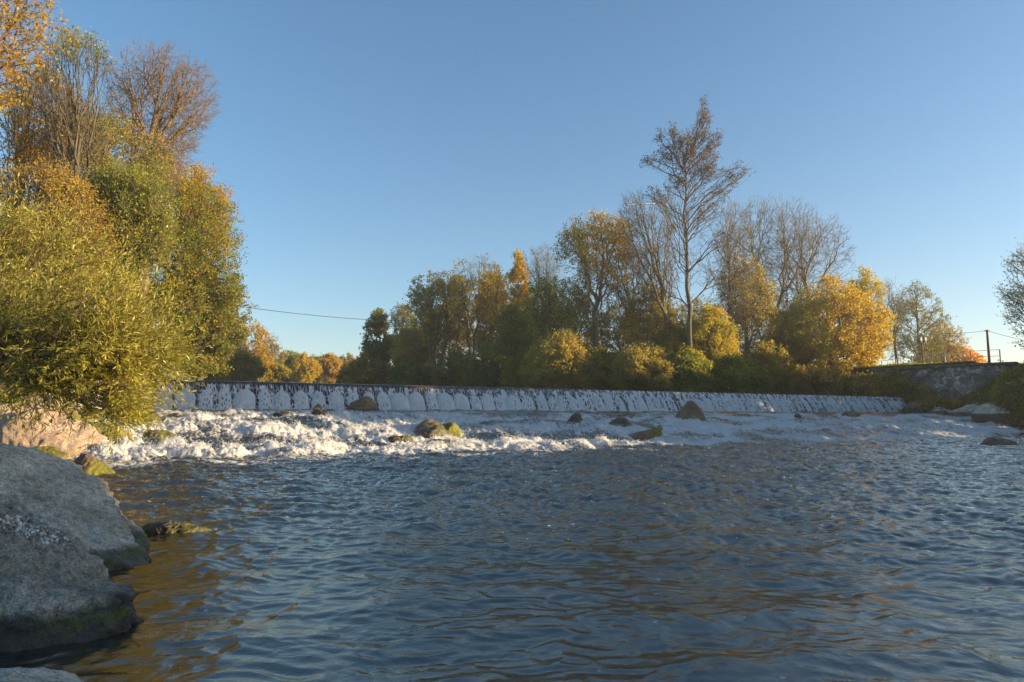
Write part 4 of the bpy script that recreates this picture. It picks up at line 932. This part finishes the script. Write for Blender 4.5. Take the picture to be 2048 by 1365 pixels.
# ---- unseen right shore trees, added to shade the weir, right rapids and near rocks
SHADE = [(51, 53, 12.5, 4.4), (53, 60, 11, 4.4), (51, 46, 13, 4.7), (51, 38.5, 15, 5), (51, 34.2, 15, 3.2), (49, -0.8, 14, 4.2), (48, -9, 14, 5), (57.5, 67, 9, 4.2), (63, 73, 7.5, 3.4)]
for i, (x, y, h, rad) in enumerate(SHADE):
    if i == 0:
        make_tree('deciduous_tree', 'unseen dense green tree added beyond the right frame edge to cast shade', 'tree', (x, y, ground(x, y) - 0.1), h, P_(OVAL, rad), 501 + i, LM['olive'], tips=700, leaves=24, lsize=0.36, crown0=0.05, group='trees on the right shore')
    else:
        src = [o for o in bpy.data.objects if o.get('label') == 'unseen dense green tree added beyond the right frame edge to cast shade'][0]
        c_ = src.copy(); col.objects.link(c_); c_.location = (x, y, ground(x, y) - 0.1); c_.rotation_euler = (0, 0, i * 1.3)
        c_.scale = (rad / 4.4, rad / 4.4, h / 12.5)
        c_['label'] = 'unseen dense green tree added on the right shore to cast shade'
        for ch in list(src.children):
            k = ch.copy(); col.objects.link(k); k.parent = c_

# ---- far wood at the right horizon
r = np.random.RandomState(9); Vs, ti = [], []; n = 60000
cx_ = r.uniform(90, 420, 420); cy_ = 260 + r.normal(size=420) * 14 + 0.05 * cx_; hh_ = r.uniform(9, 17, 420) ; k = r.randint(0, 420, n)
v = r.normal(size=(n, 3)); v /= np.linalg.norm(v, axis=1)[:, None]; v *= r.rand(n, 1) ** 0.3
pos = np.stack([cx_[k] + v[:, 0] * 3.6, cy_[k] + v[:, 1] * 3.6, 7 + hh_[k] * (0.52 + 0.48 * v[:, 2])], 1)
V_, F_ = leafquads(r, pos, None, r.uniform(0.7, 1.4, n), 1.4)
o = mk('far_wood', V_, F_, LM['olive'], attrs={'tint': ('FACE', np.clip(((k * 37) % 100) / 100 * 0.8 + r.normal(size=n) * 0.12, 0, 1))})
tag(o, 'distant belt of olive and brown wood on the right horizon', 'wood', kind='stuff')
cx_ = r.uniform(-330, 40, 500); cy_ = 330 + r.normal(size=500) * 18; hh_ = r.uniform(13, 22, 500); k = r.randint(0, 500, n)
pos = np.stack([cx_[k] + v[:, 0] * 4.5, cy_[k] + v[:, 1] * 4.5, 5 + hh_[k] * (0.5 + 0.5 * v[:, 2])], 1)
V_, F_ = leafquads(r, pos, None, r.uniform(0.9, 1.7, n), 1.4)
o = mk('far_wood', V_, F_, LM['olive'], attrs={'tint': ('FACE', np.clip(((k * 37) % 100) / 100 + r.normal(size=n) * 0.12, 0, 1))})
tag(o, 'distant mixed wood behind the gap over the weir', 'wood', kind='stuff')

# ---- grass
def grass(name, label, pts, hmin, hmax, cols, seed, blades=5):
    r = np.random.RandomState(seed); n = len(pts); b_ = np.repeat(pts, blades, 0) + np.c_[r.normal(size=(n * blades, 2)) * 0.12, np.zeros(n * blades)]
    M = len(b_); h = r.uniform(hmin, hmax, (M, 1)); a = r.rand(M, 1) * 6.28; dx = np.c_[np.cos(a), np.sin(a), 0 * a]
    ln = np.c_[r.normal(size=(M, 2)) * 0.3, np.ones(M)]
    V_ = np.stack([b_ - dx * 0.012 * 1.2, b_ + dx * 0.015, b_ + ln * h * 0.6 + dx * 0.01, b_ + ln * h * [1.4, 1.4, 1.0]], 1).reshape(-1, 3)
    o = mk(name, V_, np.arange(M * 4).reshape(-1, 4), cols, attrs={'tint': ('FACE', np.clip(np.repeat(r.rand(n), blades) * 0.7 + r.rand(M) * 0.4, 0, 1))})
    return tag(o, label, 'grass', kind='stuff')
GRASS = leafmat('grass_blades', [(0.07, 0.10, 0.015), (0.13, 0.17, 0.02), (0.20, 0.22, 0.03), (0.34, 0.36, 0.06)], trans=0.5)
rg = np.random.RandomState(77)
def scatter(n, fn): 
    p = fn(n); return np.c_[p, terrain(p[:, 0], p[:, 1])]
wallA, wallK, wallR = np.array([44.6, 85.0]), np.array([51.3, 76.0]), np.array([54.5, 73.5])
def top_strip(n):
    t = rg.rand(n, 1); b0 = np.where(rg.rand(n, 1) < 0.7, wallA + (wallK - wallA) * t, np.array([38, 90]) + (wallA - np.array([38, 90])) * t)
    return b0 + np.array([[0.66, 0.75]]) * rg.uniform(0.05, 2.6, (n, 1))
_ts = top_strip(11000); grass('grass', 'sunlit short grass on top of the bank beside the railing', np.c_[_ts, np.full(len(_ts), 7.47)], 0.12, 0.38, GRASS, 1)
def edge_r(n):
    Y = rg.uniform(82.5, 89, n); px = rg.uniform(1690, 1850, n); return np.stack([(px - CXP) / FPX * Y, Y], 1)
grass('grass', 'bright sunlit grass along the bank edge below the golden tree', scatter(9000, edge_r), 0.3, 0.75, GRASS, 8, 6)
def slope_r(n): return np.stack([rg.uniform(48, 66, n), rg.uniform(58, 74, n)], 1)
grass('grass', 'green grass and weeds on the slope right of the stone wall', scatter(12000, slope_r), 0.15, 0.5, GRASS, 2)
def bank_l(n):
    p = np.stack([rg.uniform(19, 46, n * 3), rg.uniform(76, 92, n * 3)], 1); q = sdf(p[:, 0], p[:, 1], UPPER); return p[(q > 0.1)][:n]
grass('grass', 'dry brown grass hanging on the bank above the weir', scatter(14000, bank_l), 0.3, 0.9, LM['brown'], 3)
def bank_ll(n):
    p = np.stack([rg.uniform(-34, -6, n * 3), rg.uniform(10, 45, n * 3)], 1); q = sdf(p[:, 0], p[:, 1], LOWER); return p[(q > 2.6)][:n]
grass('grass', 'grass growing on the left bank behind the rocks', scatter(16000, bank_ll), 0.15, 0.5, GRASS, 4)

# ------------------------------------------------------------------ stone wall, railing, pole, sign, cables
m, nt, N, out = newmat('rubble_masonry')
tc = N('ShaderNodeNewGeometry'); Pp = tc.outputs['Position']
vo = N('ShaderNodeTexVoronoi', Vector=Pp, Scale=2.3, _feature='DISTANCE_TO_EDGE'); vc = N('ShaderNodeTexVoronoi', Vector=Pp, Scale=2.3)
n1 = N('ShaderNodeTexNoise', Vector=Pp, Scale=0.6, Detail=5.0); n2 = N('ShaderNodeTexNoise', Vector=Pp, Scale=9.0, Detail=5.0)
bw = N('ShaderNodeRGBToBW', i0=vc.outputs['Color'])
c = ramp(N, bw.outputs[0], [(0.2, (0.20, 0.17, 0.14)), (0.5, (0.36, 0.31, 0.26)), (0.85, (0.62, 0.57, 0.51))])
c = mixc(N, ramp(N, vo.outputs['Distance'], [(0.0, g3(1)), (0.06, g3(0))]), c, (0.06, 0.05, 0.04))
c = mixc(N, ramp(N, n1.outputs[0], [(0.45, g3(0)), (0.6, g3(0.8))]), c, (0.10, 0.085, 0.055))
c = mixc(N, 0.5, c, ramp(N, n2.outputs[0], [(0.3, g3(0.5)), (0.7, g3(1.5))]), 'MULTIPLY')
bp = N('ShaderNodeBump', Strength=1.0, Distance=0.1, Height=math_(N, 'ADD', vo.outputs['Distance'], n2.outputs[0]))
pb = N('ShaderNodeBsdfPrincipled', Base__Color=c, Roughness=0.9, Normal=bp.outputs[0]); nt.links.new(pb.outputs[0], out.inputs[0]); STONE = m
def prism(poly_in, poly_out, z0, z1):
    k = len(poly_in); V_ = [(*p, z) for z in (z0, z1) for p in list(poly_in) + list(poly_out[::-1])]; n = 2 * k
    F_ = [[i, (i + 1) % n, (i + 1) % n + n, i + n] for i in range(n)]
    return np.array(V_), np.array(F_), [np.array([list(range(n))[::-1]]), np.array([[i + n for i in range(n)]])]
front = [np.array([43.6, 86.4]), wallA, wallK, wallR, np.array([55.5, 74.6])]
nrm = np.array([0.66, 0.75]); back = [p + nrm * 3.0 for p in front]
wl_t = thing('stone_wall', (51.3, 76.0, 2.5), 'tall rubble stone retaining wall with a concrete coping at the right end of the weir', 'wall')
V_, F_, C_ = prism(front, back, 1.2, 7.15); V_ = V_ - [51.3, 76.0, 2.5]
mk('masonry', V_, [F_] + C_, STONE, parent=wl_t)
V_, F_, C_ = prism([p - nrm * 0.12 for p in front], [p + nrm * 0.12 for p in back], 7.153, 7.48); V_ = V_ - [51.3, 76.0, 2.5]
mk('coping', V_, [F_] + C_, CONC, parent=wl_t)
m, nt, N, out = newmat('galvanised_steel'); pb = N('ShaderNodeBsdfPrincipled', Base__Color=(0.55, 0.54, 0.50, 1), Roughness=0.5); nt.links.new(pb.outputs[0], out.inputs[0]); STEEL = m
m, nt, N, out = newmat('tarred_wood'); tcx = N('ShaderNodeTexCoord'); nn = N('ShaderNodeTexNoise', Vector=tcx.outputs['Object'], Scale=4.0, Detail=5.0)
pb = N('ShaderNodeBsdfPrincipled', Base__Color=ramp(N, nn.outputs[0], [(0.3, (0.10, 0.05, 0.03)), (0.7, (0.22, 0.11, 0.06))]), Roughness=0.85); nt.links.new(pb.outputs[0], out.inputs[0]); WOOD = m
# railing: posts at photo positions along the wall top
posts = [(1768, 90), (1797, 86.5), (1830, 83.2), (1862, 80.5), (1896, 78.2), (1933, 76.6), (1948, 76.3), (2008, 74.3)]
pp = []
for px, Y in posts:
    x = X_at(px, Y); z = 7.45; pp.append(np.array([x + 0.25, Y + 0.25, z]))
rt_ = thing('railing', pp[0], 'thin grey metal railing with two rails along the top of the bank', 'railing')
for p in pp:
    V_, F_, C_ = tube([p + [0, 0, -0.2], p + [0, 0, 1.45]], 0.06, 8); mk('post', V_ - pp[0], [F_, C_], STEEL, parent=rt_)
for hz_ in (1.43, 0.75):
    path = np.array([p + [0, 0, hz_] for p in pp]); V_, F_, C_ = tube(path, 0.03, 6); mk('rail', V_ - pp[0], [F_, C_], STEEL, parent=rt_)
# utility pole
Yp = 80; xp = X_at(1987, Yp); zt = Z_at(660, Yp, 1982)
pt = thing('utility_pole', (xp, Yp, 7.3), 'brown wooden utility pole standing behind the railing near the right edge', 'utility pole')
V_, F_, C_ = tube([(0, 0, -0.4), (0, 0, (zt - 7.3) * 0.5), (0.0, 0, zt - 7.3)], [0.16, 0.14, 0.11], 10); mk('pole', V_, [F_, C_], WOOD, parent=pt)
V_, F_ = box((-0.30, -0.05, zt - 7.5), (0.30, 0.05, zt - 7.38)); mk('crossarm', V_, F_, WOOD, parent=pt)
# sign post
Ys = 84; xs = X_at(1853, Ys); zs = Z_at(673, Ys, 1853)
sp_ = thing('sign_post', (xs, Ys, 7.35), 'grey post carrying two dull rectangular boards seen from behind', 'sign post')
V_, F_, C_ = tube([(0, 0, -0.3), (0, 0, zs - 7.35)], 0.09, 10); mk('post', V_, [F_, C_], WOOD, parent=sp_)
m, nt, N, out = newmat('board_back'); pb = N('ShaderNodeBsdfPrincipled', Base__Color=(0.20, 0.22, 0.20, 1), Roughness=0.6); nt.links.new(pb.outputs[0], out.inputs[0]); BOARD = m
for a_, b_ in ((-0.52, -0.02), (0.02, 0.52)):
    V_, F_ = box((a_, -0.17, zs - 8.15), (b_, -0.12, zs - 7.45)); mk('board', V_, F_, BOARD, parent=sp_)
m, nt, N, out = newmat('cable'); pb = N('ShaderNodeBsdfPrincipled', Base__Color=(0.03, 0.03, 0.03, 1), Roughness=0.6); nt.links.new(pb.outputs[0], out.inputs[0]); CAB = m
def cable(label, a, b, sag, rad=0.03):
    t = np.linspace(0, 1, 40)[:, None]; path = a + (b - a) * t; path[:, 2] -= (4 * sag * t * (1 - t))[:, 0]
    V_, F_, C_ = tube(path, rad, 5); o = mk('overhead_cable', V_, [F_, C_], CAB, loc=a); return tag(o, label, 'cable')
cable('single dark cable crossing the sky over the weir gap', at(330, 590, 75), at(760, 641, 112), 0.45, 0.035)
top_ = np.array([xp, Yp, zt - 0.1])
cable('thin cable running left from the wooden utility pole', top_, at(1880, 667, 105), 0.15, 0.022)
cable('thin cable running right from the wooden utility pole', top_, at(2150, 700, 72), 0.2, 0.022)
# driftwood
r = np.random.RandomState(4)
def drift(label, path, rad, seed):
    P = np.array(path, float); t = np.linspace(0, len(P) - 1, 16); Q = np.stack([np.interp(t, range(len(P)), P[:, i]) for i in range(3)], 1) + np.random.RandomState(seed).normal(size=(16, 3)) * rad * 0.6
    parts = [tube(Q, rad * np.linspace(1, 0.35, 16), 7)]
    for k in (5, 8, 11):
        d_ = np.random.RandomState(seed + k).normal(size=3) * [0.6, 0.3, 0.4]; parts.append(tube([Q[k], Q[k] + d_ * 0.7, Q[k] + d_ * 1.2 + [0, 0, .1]], [rad * .5, rad * .35, rad * .15], 5))
    V_, F_ = merge(parts); o = mk('driftwood', V_, F_, WOODP, loc=P[0]); return tag(o, label, 'driftwood', 'driftwood stranded on the right shore')
m, nt, N, out = newmat('bleached_wood'); pb = N('ShaderNodeBsdfPrincipled', Base__Color=(0.34, 0.27, 0.20, 1), Roughness=0.9); nt.links.new(pb.outputs[0], out.inputs[0]); WOODP = m
drift('long pale driftwood branch lying in front of the stone wall', [at(1868, 813, 70), at(1905, 824, 68), at(1950, 822, 67)], 0.10, 1)
drift('pale driftwood stick slanting over the shore rocks at the right', [at(1930, 828, 66), at(1975, 812, 65), at(2040, 806, 62)], 0.08, 5)
drift('dark bare branch lying across the bank just above the weir crest', [at(1620, 790, 79.5), at(1670, 787, 79.5), at(1700, 780, 80)], 0.06, 8)

# contrail, far away and high
a_, b_ = at(1250, 412, 9000), at(1312, 407, 9000)
V_, F_, C_ = tube(np.array([a_ + (b_ - a_) * t for t in np.linspace(0, 1, 12)]), 9 * np.array([.4, .7, 1, 1, .9, 1, .9, 1, 1, .9, .7, .3]), 8)
m, nt, N, out = newmat('vapour'); nt.links.new(N('ShaderNodeBsdfDiffuse', Color=(0.95, 0.95, 0.95, 1)).outputs[0], out.inputs[0])
o = mk('contrail', V_, [F_, C_], m, loc=a_); tag(o, 'short thin white aircraft trail in the sky left of the tallest tree', 'contrail')

# ------------------------------------------------------------------ light
SAZ, SEL = R(96), R(9.5)
sd = bpy.data.lights.new('sun', 'SUN'); sd.energy = 4.8; sd.angle = R(0.6); sd.color = (1.0, 0.74, 0.43)
so = bpy.data.objects.new('sun', sd); col.objects.link(so)
v = Vector((math.sin(SAZ) * math.cos(SEL), math.cos(SAZ) * math.cos(SEL), math.sin(SEL)))
so.rotation_mode = 'QUATERNION'; so.rotation_quaternion = v.to_track_quat('Z', 'Y'); so.location = (60, 40, 40)
w = bpy.data.worlds.new('World'); scene.world = w; w.use_nodes = True; nt = w.node_tree; nt.nodes.clear()
sky = nt.nodes.new('ShaderNodeTexSky'); sky.sky_type = 'NISHITA'; sky.sun_disc = False; sky.sun_elevation = SEL; sky.sun_rotation = SAZ
sky.air_density = 1.0; sky.dust_density = 0.6; sky.ozone_density = 3.0; sky.altitude = 300
bg = nt.nodes.new('ShaderNodeBackground'); bg.inputs[1].default_value = 0.115
wo = nt.nodes.new('ShaderNodeOutputWorld'); gm = nt.nodes.new('ShaderNodeGamma'); gm.inputs[1].default_value = 0.9; nt.links.new(sky.outputs[0], gm.inputs[0]); 
hs = nt.nodes.new('ShaderNodeHueSaturation'); hs.inputs['Saturation'].default_value = 1.15; nt.links.new(gm.outputs[0], hs.inputs['Color'])
wb = nt.nodes.new('ShaderNodeMix'); wb.data_type = 'RGBA'; wb.blend_type = 'MULTIPLY'; wb.inputs[0].default_value = 1; wb.inputs[7].default_value = (1.17, 1.0, 0.91, 1); nt.links.new(hs.outputs[0], wb.inputs[6])
nt.links.new(wb.outputs[2], bg.inputs[0]); nt.links.new(bg.outputs[0], wo.inputs[0])
scene.view_settings.view_transform = 'Standard'; scene.view_settings.look = 'None'; scene.view_settings.exposure = 1.48; scene.view_settings.gamma = 1
scene.cycles.use_denoising = True
scene.cycles.max_bounces = 6; scene.cycles.transparent_max_bounces = 6; scene.cycles.diffuse_bounces = 3; scene.cycles.glossy_bounces = 3; scene.cycles.transmission_bounces = 4

V_, F_ = box((-340, -15, -3.2), (440, 420, 42))
m = bpy.data.materials.new('haze'); m.use_nodes = True; nt = m.node_tree; nt.nodes.clear()
pv = nt.nodes.new('ShaderNodeVolumePrincipled'); pv.inputs['Color'].default_value = (0.92, 0.93, 0.95, 1); pv.inputs['Density'].default_value = 0.0006; pv.inputs['Anisotropy'].default_value = 0.3
mo = nt.nodes.new('ShaderNodeOutputMaterial'); nt.links.new(pv.outputs[0], mo.inputs[1])
o = mk('haze', V_, F_, m); tag(o, kind='stuff')
scene.cycles.volume_bounces = 0
